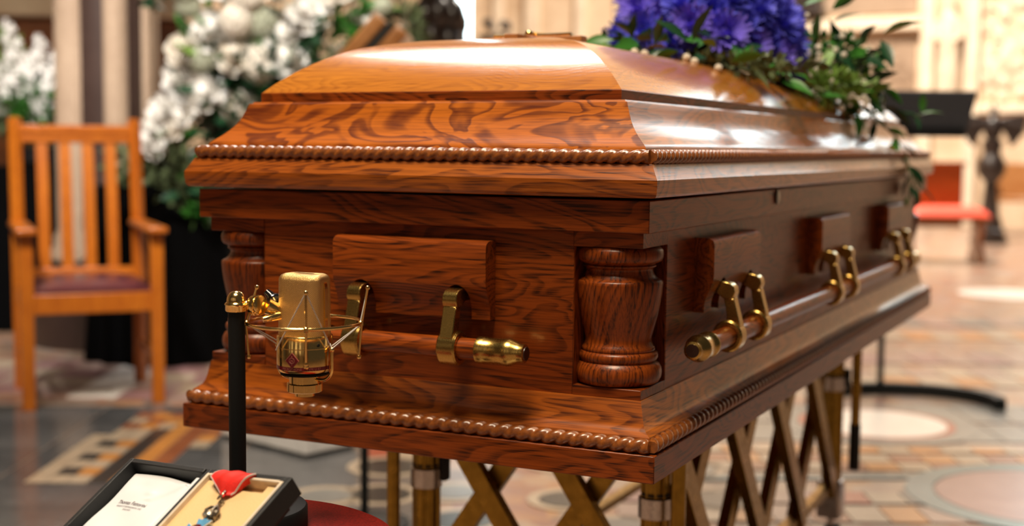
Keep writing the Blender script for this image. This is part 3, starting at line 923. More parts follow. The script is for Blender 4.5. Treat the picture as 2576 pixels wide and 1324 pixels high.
# red legend band and its lettering round the foot of the body
def band_arc(a0, a1, r, z0, z1, n=30):
    mb = MB()
    mb.grid(lambda u, v: on_body(a0 + (a1 - a0) * u, r, z0 + (z1 - z0) * v), n, 1)
    return mb
band_arc(R(-156), R(4), .03012, .0312, .0352).build('legend_band', MAT['badge_red'], mic, fix=False)
def curved_text(body, a_mid, z, size):
    me = text_mesh('lettering', body, size, MAT['badge_line'], 0)
    for vtx in me.vertices:
        a = a_mid + vtx.co.x / .0303
        vtx.co = on_body(a, .0303, z + vtx.co.y)
    return put('lettering', me, mic)
curved_text('MICROPHONE', R(-84), .0320, .0036)
curved_text('TYPE U 87', R(-38), .0320, .0036)
# U yoke and lugs
yk = MB()
for a in (0, PI):
    c, s = math.cos(a), math.sin(a)
    pts = [(.0345*c, .0345*s, .051), (.0345*c, .0345*s, .032)]
    for k in range(1, 8):
        q = PI / 2 * k / 7
        pts.append(((.0345 - .013 * (1 - math.cos(q))) * c, (.0345 - .013 * (1 - math.cos(q))) * s, .032 - .0135 * math.sin(q)))
    pts.append((.016 * c, .016 * s, .0185))
    y_ = MB().tube(pts, .0019, 10).build('yoke_arm', MAT['gold'], mic)
    MB().ball((.0345*c, .0345*s, .0525), .0030, 12, 8).build('yoke_ball', MAT['gold'], y_)
for a in (R(-54), R(126)):
    MB().ball(on_body(a, .0335, .0365), .0031, 12, 8).build('lug', MAT['gold'], mic)
MB().lathe([(.0009, 0), (.0016, .0003), (.0016, .0012), (.0006, .0013)], on_body(R(-28), .0297, .0585), (math.cos(R(-28)), math.sin(R(-28)), 0), 12).build('screw', MAT['black_void'], mic)

# ------------------------------------------------------------------ shock mount
sm = thing('shock_mount', 'gold ring shock mount with elastic cords holding the microphone', 'microphone mount', (MX, MY, .811), (0, 0, R(25.9)))
RR = .0612
MB().tube([(RR * math.cos(2*PI*k/72), RR * math.sin(2*PI*k/72), 0) for k in range(72)], .00185, 10, True).build('ring', MAT['gold'], sm)
# rods: front, right, back, left (local: x right, -y to the viewer)
rods = {'front': (R(-80), .0, .0), 'right': (R(-4), .0075, 0), 'left': (R(190), -.011, .004), 'back': (R(92), 0, 0)}
lugs = [Vector((.0313, -.0146, -.0275)), Vector((-.0313, .0146, -.0275)), Vector((0, -.0335, -.046)), Vector((0, .0335, -.046))]
for nm, (a, ox, oy) in rods.items():
    c = Vector((RR * math.cos(a), RR * math.sin(a), 0)); o_ = Vector((math.cos(a), math.sin(a), 0))
    top = c + o_ * ox + Vector((0, 0, .0385)); bot = c - o_ * .002 + Vector((0, 0, -.0365))
    rod = MB().tube([top, c + o_ * .001, bot], .00125, 8).build('rod', MAT['gold'], sm)
    for e in (top, bot):
        MB().lathe([(.0014, -.0022), (.0022, -.0016), (.0024, 0), (.0022, .0016), (.0012, .0022)], e, (0, 0, 1), 12).build('rod_end', MAT['gold'], rod)
    MB().lathe([(.0022, -.0028), (.0029, -.002), (.0029, .002), (.0022, .0028)], c, (0, 0, 1), 12).build('clip', MAT['gold'], rod)
    # elastic cords from the rod top down to the two nearest lugs of the body
    near = sorted(lugs[:2] if nm in ('front', 'back') else [lugs[0] if nm == 'right' else lugs[1]], key=lambda L: (L - c).length)
    ends = [(p, .0) for p in near]
    if nm in ('right', 'left'):
        ends = [(near[0] + Vector((0, -.0022, .001)), 0), (near[0] + Vector((0, .0022, .004)), 0)]
    if nm == 'front':
        ends = [(lugs[0], 0), (Vector((-.0275, -.0205, -.0275)), 0)]
    for (p, _) in ends:
        MB().tube([top, c + o_ * .0012 + (p - c).normalized() * .003 if nm in ('right', 'left') else (top + p) / 2, p], .00075, 6).build('elastic_cord', MAT['elastic'], rod)
# arm to the stand
ax_ = Vector((PX - MX, PY - MY, 0)); ax_.rotate(Euler((0, 0, -R(25.9))))      # stand position in the mount's frame
S = Vector((ax_.x, ax_.y, 0))
hz = .823 + .0085 - .811
MB().cyl(S + Vector((.004, 0, hz)), S + Vector((.0165, .001, hz - .001)), .0032, n=12).build('neck', MAT['gold'], sm)
k0 = S + Vector((.0205, -.001, hz - .002))
dirk = Vector((.86, -.50, .05)).normalized()
kn_ = MB().lathe([(.001, -.0058), (.0062, -.0056), (.0100, -.0042), (.0112, -.0020), (.0112, .0030), (.0103, .0036), (.0103, .0050), (.0108, .0056), (.0108, .0080), (.0088, .0090), (.001, .0094)], k0, -dirk * -1, 32).build('knuckle', MAT['gold'], sm)
MB().ball(k0 - dirk * .006, .0022, 10, 8).build('knuckle_screw', MAT['gold'], kn_)
k1 = k0 + Vector((.012, .004, -.001)); k2 = k0 + Vector((.032, .010, -.010))
MB().tube([k1, (k1 + k2) / 2, k2], [.0095, .0078, .0058], 18).build('arm_cone', MAT['gold'], sm)
MB().tube([k0 + Vector((.010, -.010, -.014)), k0 + Vector((.022, -.004, -.0115)), k2], [.0030, .0046, .0056], 14).build('arm_fork', MAT['gold'], sm)
MB().lathe([(.0048, -.003), (.0064, -.0022), (.0064, 0), (.0058, .0006), (.0062, .0014), (.0060, .003), (.004, .0036)], k2, (k2 - k1), 20).build('arm_collar', MAT['gold'], sm)
MB().tube([k2, k2 + Vector((.012, .004, .001)), Vector((-.020, RR - .004, .0)), Vector((-.006, RR, 0))], .0021, 10).build('arm_rod', MAT['gold'], sm)
wn = k0 + Vector((.018, .014, .004))
wg = MB().lathe([(.001, -.006), (.0070, -.005), (.0078, .002), (.0060, .006), (.001, .0065)], wn, (.5, .8, .2), 16).build('wing_nut', MAT['black_gloss'], sm)
for (dx, dz) in ((-.0095, .0095), (.0165, .0075), (.015, -.022)):
    MB().tube([wn, wn + Vector((dx * .6, .003, dz * .6)), wn + Vector((dx, .004, dz))], [.0056, .0050, .0036], 10).build('wing', MAT['black_gloss'], wg)

# ------------------------------------------------------------------ open medal case leaning on the stand base
CM = Matrix.LocRotScale(Vector((-.3306, -.4181, .6721)), Euler((R(31.95), R(-5.06), R(-11.89))), None)
BW, BL, BT = .125, .115, .022
case = thing('medal_case', 'open black case lined with white satin and cream velvet holding a medal', 'case', CM.to_translation(), CM.to_euler())
base = MB()
wl = .0065
base.bx(0, wl, -BL, 0, -BT, 0).bx(BW - wl, BW, -BL, 0, -BT, 0).bx(wl, BW - wl, -wl, 0, -BT, 0).bx(wl, BW - wl, -BL, -BL + wl, -BT, 0).bx(wl, BW - wl, -BL + wl, -wl, -BT, -BT + .006)
base.build('base_shell', MAT['black_leatherette'], case, bevel=.0012)
rim = MB(); r0 = wl; r1 = wl + .0035
rim.bx(r0, r1, -BL + r0, -r0, -.014, .0012).bx(BW - r1, BW - r0, -BL + r0, -r0, -.014, .0005).bx(r1, BW - r1, -r1, -r0, -.014, .0012).bx(r1, BW - r1, -BL + r0, -BL + r1, -.014, .0012)
rim.build('tray_rim', MAT['tray_rim'], case, bevel=.0012)
tr = MB()
tr.bx(r1, .026, -BL + r1, -r1 - .002, -.013, -.0045).bx(.026, .098, -BL + r1, -.021, -.013, -.0045).bx(.098, BW - r1, -BL + r1, -r1 - .002, -.013, -.0045)
tr.bx(r1, BW - r1, -.021, -r1, -.016, -.012)
tr.build('velvet_tray', MAT['cream_velvet'], case)
# lid opened to the left
LM = Matrix.Rotation(R(2.0), 4, 'Y')
lid = MB()
def lb(x0, x1, y0, y1, z0, z1):
    k = len(lid.v); lid.bx(x0, x1, y0, y1, z0, z1)
    lid.v[k:] = [tuple(LM @ Vector(p)) for p in lid.v[k:]]
lb(-BW, -BW + wl, -BL, 0, -.018, 0); lb(-wl * .4, 0, -BL, 0, -.018, -.010); lb(-BW + wl, -wl * .4, -wl, 0, -.018, 0); lb(-BW + wl, -wl * .4, -BL, -BL + wl, -.018, 0); lb(-BW + wl, -wl * .4, -BL + wl, -wl, -.018, -.016)
lid.build('lid_shell', MAT['black_leatherette'], case, bevel=.0012)
def satin(u, v):
    x = -BW + wl + .003 + (BW - wl - .010) * u; y = -BL + wl + .002 + (BL - 2 * wl - .005 ) * v
    e = min(u, 1 - u, v, 1 - v)
    z = -.0155 + .0085 * min(1, (e / .10)) ** .5
    z += .0016 * math.sin(7 * u + 3 * v) * math.sin(6 * v + 1) + .0018 * math.exp(-((u - .55) ** 2 / .004 + (v - .70) ** 2 / .0012)) - .0016 * math.exp(-((u - .35) ** 2 / .02 + (v - .78) ** 2 / .006)) + .0013 * math.exp(-((u - .78 - (v - .8)) ** 2 / .002)) * (v > .6)
    return LM @ Vector((x, y + .003 * math.sin(5 * u) * (v > .9), z))
MB().grid(satin, 44, 56).build('satin_pad', MAT['satin'], case, smooth=80, fix=False)
def fold(u, v):
    a = PI * u
    return Vector((-.012 + .022 * u - .001, -BL + wl + (BL - 2*wl - .006) * v, -.0085 + .0075 * math.sin(a) + .0012 * math.sin(3 * PI * u)))
MB().grid(fold, 14, 20).build('satin_hinge', MAT['satin'], case, smooth=80, fix=False)
pr_ = MB(); pr_.bx(.02, BW - .02, -.040, -.008, -.038, -.022)
pr_.build('prop', MAT['black_leatherette'], case, bevel=.001)
MB().lathe([(.001, -.003), (.0026, -.0025), (.003, 0), (.0026, .0025), (.001, .003)], (BW + .001, -.088, -.002), (0, 1, 0), 12).build('catch', MAT['medal_silver'], case)
# printed maker's name
for body, size, yy in (('Thomas Fattorini', .0068, -.0580), ('REGENT ST BIRMINGHAM B1 3HQ', .0028, -.0620), ('ENGLAND', .0028, -.0655)):
    me = text_mesh('lettering', body, size, MAT['ink'], 0)
    for vtx in me.vertices:
        x_ = -.0680 + vtx.co.x * .93 + (vtx.co.y) * .15; y_ = yy + vtx.co.y
        u_ = (x_ + BW - wl - .003) / (BW - wl - .010); v_ = (y_ + BL - wl - .002) / (BL - 2 * wl - .005)
        vtx.co = satin(u_, v_) + Vector((0, 0, .0004))
    put('lettering', me, case)
# medal lying in the tray
med = thing('medal', 'silver-crowned medal with blue enamel cross on a red ribbon in the case', 'medal', CM.to_translation(), CM.to_euler())
def rib(u, v):
    # v: 0 at the fold over the tray back, 1 at the ring; narrows to the point
    x0, x1 = .024, .078
    cx_ = .056
    k = v
    wl_ = (x0 + (cx_ - .008 - x0) * max(0, (v - .45) / .55)); wr_ = x1 + (cx_ + .007 - x1) * v
    x = wl_ + (wr_ - wl_) * u
    y = -.0035 - .027 * v - .004 * math.sin(PI * u) * v
    z = -.001 + .009 * math.sin(PI * min(1, .15 + v)) * (.6 + .4 * math.sin(PI * u)) + .001 * math.sin(14 * u + 4 * v)
    return Vector((x, y, z))
rb_ = MB().grid(rib, 20, 20).build('ribbon', MAT['ribbon_red'], med, smooth=80, fix=False)
so = rb_.modifiers.new('solid', 'SOLIDIFY'); so.thickness = .0007
for u in (0, 1):
    MB().tube([rib(u, k / 20) + Vector((0, 0, .0003)) for k in range(21)], .0009, 6).build('ribbon_edge', MAT['ribbon_edge'], rb_)
def rib2(u, v):
    a = rib(1, v); x = a.x - .012 * (1 - v) * u * .6
    return Vector((a.x - .004 * u + .000, a.y - .004 * u * v, a.z - .010 * u * (1 - v * .3)))
MB().grid(rib2, 4, 16).build('ribbon_fold', MAT['ribbon_red'], rb_, smooth=80, fix=False)
MB().tube([(.0550 + .0042 * math.cos(2*PI*k/20), -.0345 + .0055 * math.sin(2*PI*k/20), .0015 + .002 * math.cos(2*PI*k/20)) for k in range(20)], .0009, 8, True).build('ring', MAT['medal_silver'], med)
ch = MB()
for k in range(3):
    ch.tube([(.0590 + .0018 * math.cos(2*PI*i/14), -.0405 - .0035 * k + .0026 * math.sin(2*PI*i/14), -.0012 + (.0016 * math.cos(2*PI*i/14) if k % 2 else 0)) for i in range(14)], .0007, 6, True)
ch.build('chain', MAT['medal_silver'], med)
cr = MB()
cr.lathe([(.001, -.0028), (.0080, -.0028), (.0082, .0005), (.0080, .0010), (.001, .0010)], (.0625, -.0610, -.0012), (0, 1, 0), 20)
for s in (-1, 0, 1):
    cr.tube([(.0625 + s * .0078, -.0600, .0002), (.0625 + s * .0092, -.0560, .002), (.0625 + s * .0055, -.0520, .002), (.0625, -.0505, .001)], .0016, 8)
cr.ball((.0625, -.0490, .001), .0019, 10, 8).ball((.0625, -.0550, -.001), .0062, 14, 8, (1.1, .8, .45))
for k in range(7):
    cr.ball((.0560 + .0022 * k, -.0585, .0030), .0010, 8, 6)
cr.build('crown', MAT['medal_silver'], med)
mc = Vector((.0615, -.0835, -.0012))
for k in range(4):
    a = PI / 2 + k * PI / 2
    d = Vector((math.cos(a), math.sin(a), 0)); e = Vector((-math.sin(a), math.cos(a), 0))
    out = [(.82 * p_, .82 * q_) for p_, q_ in [(.004, .0028), (.012, .0075), (.0205, .0118), (.0195, .0045), (.0258, 0), (.0195, -.0045), (.0205, -.0118), (.012, -.0075), (.004, -.0028)]]
    poly = [(mc.x + d.x * p + e.x * q, mc.y + d.y * p + e.y * q) for p, q in out][::-1]
    arm_ = MB().prism(poly, .0022, Matrix.Translation((0, 0, mc.z))).build('cross_arm', MAT['enamel_blue'], med, bevel=.0004)
    MB().tube([Vector((x, y, mc.z + .001)) for x, y in poly], .00075, 6, True).build('cross_edge', MAT['enamel_white'], arm_)
MB().lathe([(.0088, 0), (.0088, .0034), (.0070, .0040), (.001, .0042)], mc, n=28).build('centre_disc', MAT['badge_red'], med)
MB().lathe([(.0056, .0036), (.0056, .0046), (.001, .0050)], mc, n=24).build('centre_boss', MAT['medal_silver'], med)
# ------------------------------------------------------------------ wooden armchair
ca = R(49)                          # direction of the front edge
chair = thing('armchair', 'honey-coloured slat-back wooden armchair with burgundy seat at the left', 'chair', (-3.280, 2.520, 0), (0, 0, ca))
# local: x right along the front edge, -y front
CM_ = MAT['chair_wood']
HWd, DP = .236, .25
for sx in (-1, 1):
    MB().bx(sx*HWd - .024, sx*HWd + .024, -DP - .02, -DP + .026, 0, .66).build('front_leg', CM_, chair, bevel=.004)
    MB().tube([(sx*HWd, DP - .01, 0), (sx*HWd, DP - .02, .25), (sx*HWd, DP - .02, .45), (sx*HWd, DP + .02, .75), (sx*HWd, DP + .08, 1.10)], .028, 4).build('back_post', CM_, chair, smooth=0, bevel=.004)
    arm = MB()
    arm.bx(sx*HWd - .036, sx*HWd + .036, -DP - .06, DP + .02, .66, .685)
    arm.build('armrest', CM_, chair, bevel=.006)
    MB().bx(sx*HWd - .012, sx*HWd + .012, -DP + .03, DP - .03, .37, .43).build('side_rail', CM_, chair, bevel=.003)
    MB().bx(sx*HWd - .010, sx*HWd + .010, -DP + .03, DP - .03, .16, .19).build('side_stretcher', CM_, chair, bevel=.003)
MB().bx(-HWd + .02, HWd - .02, -DP - .010, -DP + .016, .360, .435).build('front_rail', CM_, chair, bevel=.003)
MB().bx(-HWd + .02, HWd - .02, DP - .03, DP - .01, .360, .435).build('back_rail', CM_, chair, bevel=.003)
seat = MB().grid(lambda u, v: Vector((-HWd + .02 + (2*HWd - .04) * u, -DP + .0 + (2*DP - .03) * v, .452 + .03 * (1 - abs(2*u - 1) ** 4) * (1 - abs(2*v - 1) ** 4))), 16, 16)
seat.bx(-HWd + .02, HWd - .02, -DP, DP - .03, .432, .453)
seat.build('seat', MAT['burgundy_leather'], chair, smooth=50)
back_y = lambda z: DP - .02 + max(0, (z - .45)) * .145
def slat(x, w):
    pts = [(.47 + .55 * k / 8) for k in range(9)]
    mb = MB()
    vs = []
    for z in pts:
        y = back_y(z) + .012 - .014 * math.sin(PI * (z - .47) / .55)
        for (dx, dy) in ((-w/2, -.006), (w/2, -.006), (w/2, .006), (-w/2, .006)):
            vs.append((x + dx, y + dy, z))
    fs = [(k*4+i, k*4+(i+1) % 4, (k+1)*4+(i+1) % 4, (k+1)*4+i) for k in range(8) for i in range(4)] + [(3, 2, 1, 0), (32, 33, 34, 35)]
    return mb.add(vs, fs)
for k in range(4):
    slat(-.135 + .090 * k, .045).build('back_slat', CM_, chair, smooth=30, bevel=.002)
for (z0, z1, d) in ((1.0, 1.065, .014), (1.035, 1.07, .022), (.455, .49, .012)):
    zc_ = (z0 + z1) / 2
    MB().box((0, back_y(zc_) + .012, zc_), (2*HWd - .03, 2 * d, z1 - z0), (R(-8), 0, 0)).build('top_rail' if z0 > .9 else 'lower_rail', CM_, chair, bevel=.004)

# ------------------------------------------------------------------ flower parts
def petal_pts(mb, base, d_out, d_up, length, width, cup, curl, nseg=4):
    """curved petal: starts at base, grows along d_up bending to d_out"""
    d_out = Vector(d_out).normalized(); d_up = Vector(d_up).normalized()
    side = d_out.cross(d_up).normalized()
    base = Vector(base)
    vs = []; fs = []
    for j in range(nseg + 1):
        t_ = j / nseg
        ang = curl * t_
        c = base + (d_up * math.sin(PI/2 * t_) * length * .8) + d_out * (length * (1 - math.cos(PI/2 * t_)) * .9 * curl)
        w = width * (math.sin(PI * min(.92, .18 + .72 * t_)) ** .8)
        for i in range(3):
            s_ = (i - 1)
            vs.append(c + side * (s_ * w / 2) + (d_out * (-cup * abs(s_) * w)))
    for j in range(nseg):
        for i in range(2):
            fs.append((j*3+i, j*3+i+1, (j+1)*3+i+1, (j+1)*3+i))
    mb.add(vs, fs)
def peony_mesh(seed, mat):
    rr = random.Random(seed); mb = MB()
    for ring, (n, tilt, L, W, off) in enumerate(((5, .10, .55, .45, .06), (7, .35, .70, .55, .12), (8, .65, .85, .62, .16), (9, 1.0, 1.0, .70, .18), (9, 1.35, 1.0, .72, .16))):
        for k in range(n):
            a = 2 * PI * (k + rr.random() * .5) / n + ring
            o = Vector((math.cos(a), math.sin(a), 0))
            tl = tilt + rr.uniform(-.3, .3)
            up = (Vector((0, 0, 1)) * math.cos(tl) + o * math.sin(tl)).normalized()
            out = (o * math.cos(tl) - Vector((0, 0, 1)) * math.sin(tl)).normalized()
            petal_pts(mb, o * off + Vector((0, 0, -.35 + .05 * ring * -1)), out, up, L * rr.uniform(.9, 1.15), W * rr.uniform(.6, .95), -.25, -.2 + rr.uniform(-.2, .35))
    mb.ball((0, 0, -.15), .34, 12, 8)
    return mb.mesh('bloom', MAT[mat], 80, fix=False)
def ball_mesh(seed, mat, n=70, fl=.26):
    rr = random.Random(seed); mb = MB()
    mb.ball((0, 0, 0), .74, 14, 10)
    ga = PI * (3 - math.sqrt(5))
    for k in range(n):
        z = 1 - 2 * (k + .5) / n; r_ = math.sqrt(1 - z * z); a = ga * k
        o = Vector((r_ * math.cos(a), r_ * math.sin(a), z)); _, u, v = basis(o)
        for q in range(4):
            b = q * PI / 2 + rr.random()
            d = u * math.cos(b) + v * math.sin(b); e = o.cross(d)
            c = o * .93
            mb.add([c, c + d * fl * .6 + e * fl * .45 + o * .05, c + d * fl - o * .04, c + d * fl * .6 - e * fl * .45 + o * .05], [(0, 1, 2, 3)])
    return mb.mesh('bloom', MAT[mat], 0, fix=False)
def leaf_mesh(mat, w=.36, bend=.25):
    mb = MB(); vs = []; fs = []
    prof = (0.03, .55, .92, 1.0, .78, .42, .02)
    for j, p in enumerate(prof):
        t_ = j / 6; z = -bend * t_ * t_
        vs += [(-w/2*p, t_, z + .06 * p), (0, t_, z), (w/2*p, t_, z + .06 * p)]
    for j in range(6):
        for i in range(2): fs.append((j*3+i, j*3+i+1, (j+1)*3+i+1, (j+1)*3+i))
    return mb.add(vs, fs).mesh('leaf', MAT[mat], 80, fix=False)
def tuft(rr, c, r_, n, ln, w=.25):
    """loose ball of many tiny leaves, joined"""
    mb = MB()
    for k in range(n):
        d = Vector((rr.gauss(0, 1), rr.gauss(0, 1), rr.gauss(0, 1))).normalized()
        p = Vector(c) + Vector((d.x * r_[0], d.y * r_[1], d.z * r_[2])) * rr.uniform(.35, 1.0)
        g = (d + Vector((rr.uniform(-.7, .7), rr.uniform(-.7, .7), rr.uniform(-.5, .7)))).normalized()
        s_ = g.cross(Vector((rr.random(), rr.random(), rr.random()))).normalized()
        L = ln * rr.uniform(.6, 1.3); W = L * w
        mb.add([p, p + g * L * .5 + s_ * W, p + g * L, p + g * L * .5 - s_ * W], [(0, 1, 2, 3)])
    return mb
def dir_rot(d, roll=0.0):
    """rotation taking +Y to d"""
    q = Vector(d).to_track_quat('Y', 'Z')
    return (q.to_matrix() @ Matrix.Rotation(roll, 3, 'Y')).to_euler()
def up_rot(d, roll=0.0):
    q = Vector(d).to_track_quat('Z', 'Y')
    return (q.to_matrix() @ Matrix.Rotation(roll, 3, 'Z')).to_euler()
PEONY = [peony_mesh(s, 'petal_white') for s in (1, 2, 3)]
PEONYC = peony_mesh(4, 'petal_cream')
HYD = {'w': ball_mesh(1, 'petal_cream'), 'g': ball_mesh(2, 'petal_green')}
LEAF = {k: leaf_mesh('leaf_' + k) for k in ('dark', 'mid', 'light', 'sage')}

# view-plane axes used to lay out what hangs in the bouquets (right, away, up)
RT = Vector((CU, SU, 0)); AW = Vector((-SU, CU, 0)); UP = Vector((0, 0, 1))

# ------------------------------------------------------------------ white flowers on a black draped plinth
def wpt(px, py, dep):
    """place a bloom by its bearing from the aisle and its distance along it"""
    u = (px - 1288) / 3381 * dep; w = -(py - 365) / 3381 * dep
    return Vector((.534, -1.495, 1.002)) + RT * u + AW * dep + UP * w
fc = wpt(415, 365, 6.3) - Vector((0, 0, 1.002))
plinth = thing('draped_plinth', 'tall round plinth under a black floor-length drape beneath the white flowers', 'plinth', fc)
def drape(u, v):
    a = 2 * PI * u
    r_ = (.30 + .06 * (1 - v)) * (1 + .05 * (1 - v) * math.sin(14 * a) + .03 * math.sin(5 * a))
    return Vector((r_ * math.cos(a), r_ * math.sin(a), .005 + .80 * v))
MB().grid(drape, 112, 10).build('drape', MAT['black_drape'], plinth, smooth=80, fix=False)
MB().lathe([(.001, .79), (.30, .79), (.305, .80), (.30, .806), (.001, .806)], n=40).build('plinth_top', MAT['black_drape'], plinth)
wf = thing('white_flower_arrangement', 'large arrangement of white peonies and hydrangeas with dark greenery on a black plinth', 'flowers', fc + Vector((0, 0, .806)))
wo = fc + Vector((0, 0, .806))
MB().lathe([(.05, 0), (.11, .02), (.12, .10), (.10, .14)], n=28).build('vase', MAT['black_gloss'], wf)
ctr = wpt(640, 260, 6.05)
rr = random.Random(11)
blooms = [(455,120,47,'p'), (440,195,46,'p'), (525,70,60,'p'), (600,60,46,'w'), (660,62,48,'g'), (592,132,50,'p'), (712,78,52,'p'), (655,165,52,'w'), (722,140,50,'p'), (750,165,40,'p'), (512,155,38,'g'), (505,232,52,'p'),
          (398,282,44,'p'), (447,292,42,'p'), (362,352,42,'p'), (600,282,45,'p'), (782,22,52,'p'), (925,52,42,'p'), (878,142,38,'p'), (480,22,34,'g'), (628,0,42,'w'), (690,-40,45,'p'), (560,-45,50,'p'), (860,-40,48,'p'),
          (470,-20,40,'g'), (380,380,30,'p'), (430,330,28,'p'), (965,20,26,'g'), (495,405,26,'p')]
for (px, py, r_, kd) in blooms:
    dp = 5.92 + rr.uniform(-.04, .06) + .10 * abs(px - 640) / 400
    c = wpt(px, py, dp) - wo
    d = (wpt(px, py, dp) - ctr); d = (d.normalized() * .8 - AW * .9 + UP * .25).normalized()
    s_ = r_ / 3381 * dp
    me = {'p': rr.choice(PEONY + [PEONYC]), 'w': HYD['w'], 'g': HYD['g']}[kd]
    put('peony' if kd == 'p' else 'hydrangea', me, wf, c, up_rot(d, rr.random() * 6), s_ * (1.2 if kd == 'p' else 1.0))
# leaves
for k in range(190):
    px = rr.gauss(660, 165); py = rr.gauss(200, 170)
    if py > 520 or px < 330: continue
    if px < 500 and py < 60 or px < 420 and py < 280: continue
    dp = rr.uniform(5.88, 6.15)
    c = wpt(px, py, dp) - wo
    d = (wpt(px, py, dp) - ctr).normalized() * .8 + Vector((rr.uniform(-.6, .6), rr.uniform(-.6, .6), rr.uniform(-.5, .6))) - AW * .3
    kd = rr.choice(('dark', 'dark', 'mid', 'mid', 'light')) if px < 700 else rr.choice(('mid', 'mid', 'dark', 'light'))
    s_ = rr.uniform(.07, .13)
    put('leaf', LEAF[kd], wf, c, dir_rot(d, rr.random() * 6), (s_ * 1.2, s_, s_))
fol = MB(); fo = []
for (px, py, rx, rz, n, mt) in ((640,230,.34,.34,1500,'leaf_dark'), (830,120,.26,.24,900,'leaf_mid'), (420,440,.20,.17,600,'leaf_sage'), (560,440,.18,.14,500,'leaf_dark'), (340,420,.13,.12,350,'leaf_sage'), (1010,80,.10,.14,300,'leaf_sage'), (500,520,.12,.08,200,'leaf_mid'), (395,-10,.05,.07,80,'leaf_dark')):
    c = wpt(px, py, 6.08) - wo
    m_ = tuft(rr, c, (rx, rx * .55, rz), n, .055)
    tag(m_.build('foliage', MAT[mt], wf, smooth=0, fix=False), kind='stuff')
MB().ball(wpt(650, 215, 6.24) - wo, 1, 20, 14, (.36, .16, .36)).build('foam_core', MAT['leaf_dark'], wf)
stm = MB()
for k in range(14):
    px, py, r_, kd = blooms[k * 2]
    stm.tube([Vector((rr.uniform(-.04, .04), rr.uniform(-.04, .04), .10)), ((wpt(px, py, 6.0) - wo) * .5 + Vector((0, 0, .1))), wpt(px, py, 6.0) - wo], .004, 6)
stm.build('stems', MAT['stem_green'], wf)

# ------------------------------------------------------------------ second, farther white arrangement
lo = Vector((-5.0, 4.0, 0))
pl2 = thing('draped_pedestal', 'black draped pedestal behind the armchair at the far left', 'plinth', lo)
MB().grid(lambda u, v: Vector(((.30 + .05 * (1 - v)) * (1 + .04 * math.sin(22 * PI * u) * (1 - v)) * math.cos(2*PI*u), (.30 + .05 * (1 - v)) * (1 + .04 * math.sin(22 * PI * u) * (1 - v)) * math.sin(2*PI*u), .005 + .86 * v)), 88, 8).build('drape', MAT['black_drape'], pl2, smooth=80, fix=False)
MB().lathe([(.001, .855), (.30, .855), (.305, .866), (.30, .872), (.001, .872)], n=36).build('pedestal_top', MAT['black_drape'], pl2)
w2 = thing('white_delphinium_arrangement', 'loose arrangement of white delphiniums beside the stone pier', 'flowers', lo + Vector((0, 0, .872)))
w2o = lo + Vector((0, 0, .872))
MB().lathe([(.06, 0), (.12, .02), (.11, .10)], n=24).build('vase', MAT['black_gloss'], w2)
floret = MB()
for k in range(6):
    a = k * PI / 3
    floret.add([(0, 0, 0), (.6*math.cos(a-.4), .6*math.sin(a-.4), .15), (math.cos(a), math.sin(a), .05), (.6*math.cos(a+.4), .6*math.sin(a+.4), .15)], [(0, 1, 2, 3)])
floret = floret.mesh('floret', MAT['petal_white'], 0, fix=False)
for (px, py, hgt) in ((30,70,.34), (75,150,.30), (110,110,.30), (130,200,.26), (20,200,.26), (60,250,.22), (150,150,.28), (-30,150,.3), (100,260,.2), (-10,280,.2)):
    dp = 7.2 + rr.uniform(-.1, .1)
    tip = wpt(px, py, dp) - w2o; base_ = Vector((rr.uniform(-.08, .08), rr.uniform(-.08, .08), .1))
    sp_ = MB().tube([base_, (base_ + tip) / 2 + Vector((0, 0, .03)), tip], [.006, .005, .002], 6).build('flower_spike', MAT['stem_green'], w2)
    dv = (tip - base_).normalized()
    for k in range(14):
        t_ = k / 13
        a = k * 2.4
        _, u_, v_ = basis(dv)
        rad = .012 + .035 * t_
        o = tip - dv * hgt * t_ + (u_ * math.cos(a) + v_ * math.sin(a)) * rad
        put('floret', floret, sp_, o, up_rot((u_ * math.cos(a) + v_ * math.sin(a)) * .6 - AW * .8 + dv * .3), .034 + .022 * t_)
for (px, py, rx, rz, n, mt) in ((90,270,.20,.14,700,'leaf_mid'), (30,300,.18,.10,500,'leaf_sage'), (130,240,.12,.16,400,'leaf_dark'), (20,140,.10,.12,150,'leaf_light')):
    tag(tuft(rr, wpt(px, py, 7.25) - w2o, (rx, rx * .6, rz), n, .06).build('foliage', MAT[mt], w2, smooth=0, fix=False), kind='stuff')

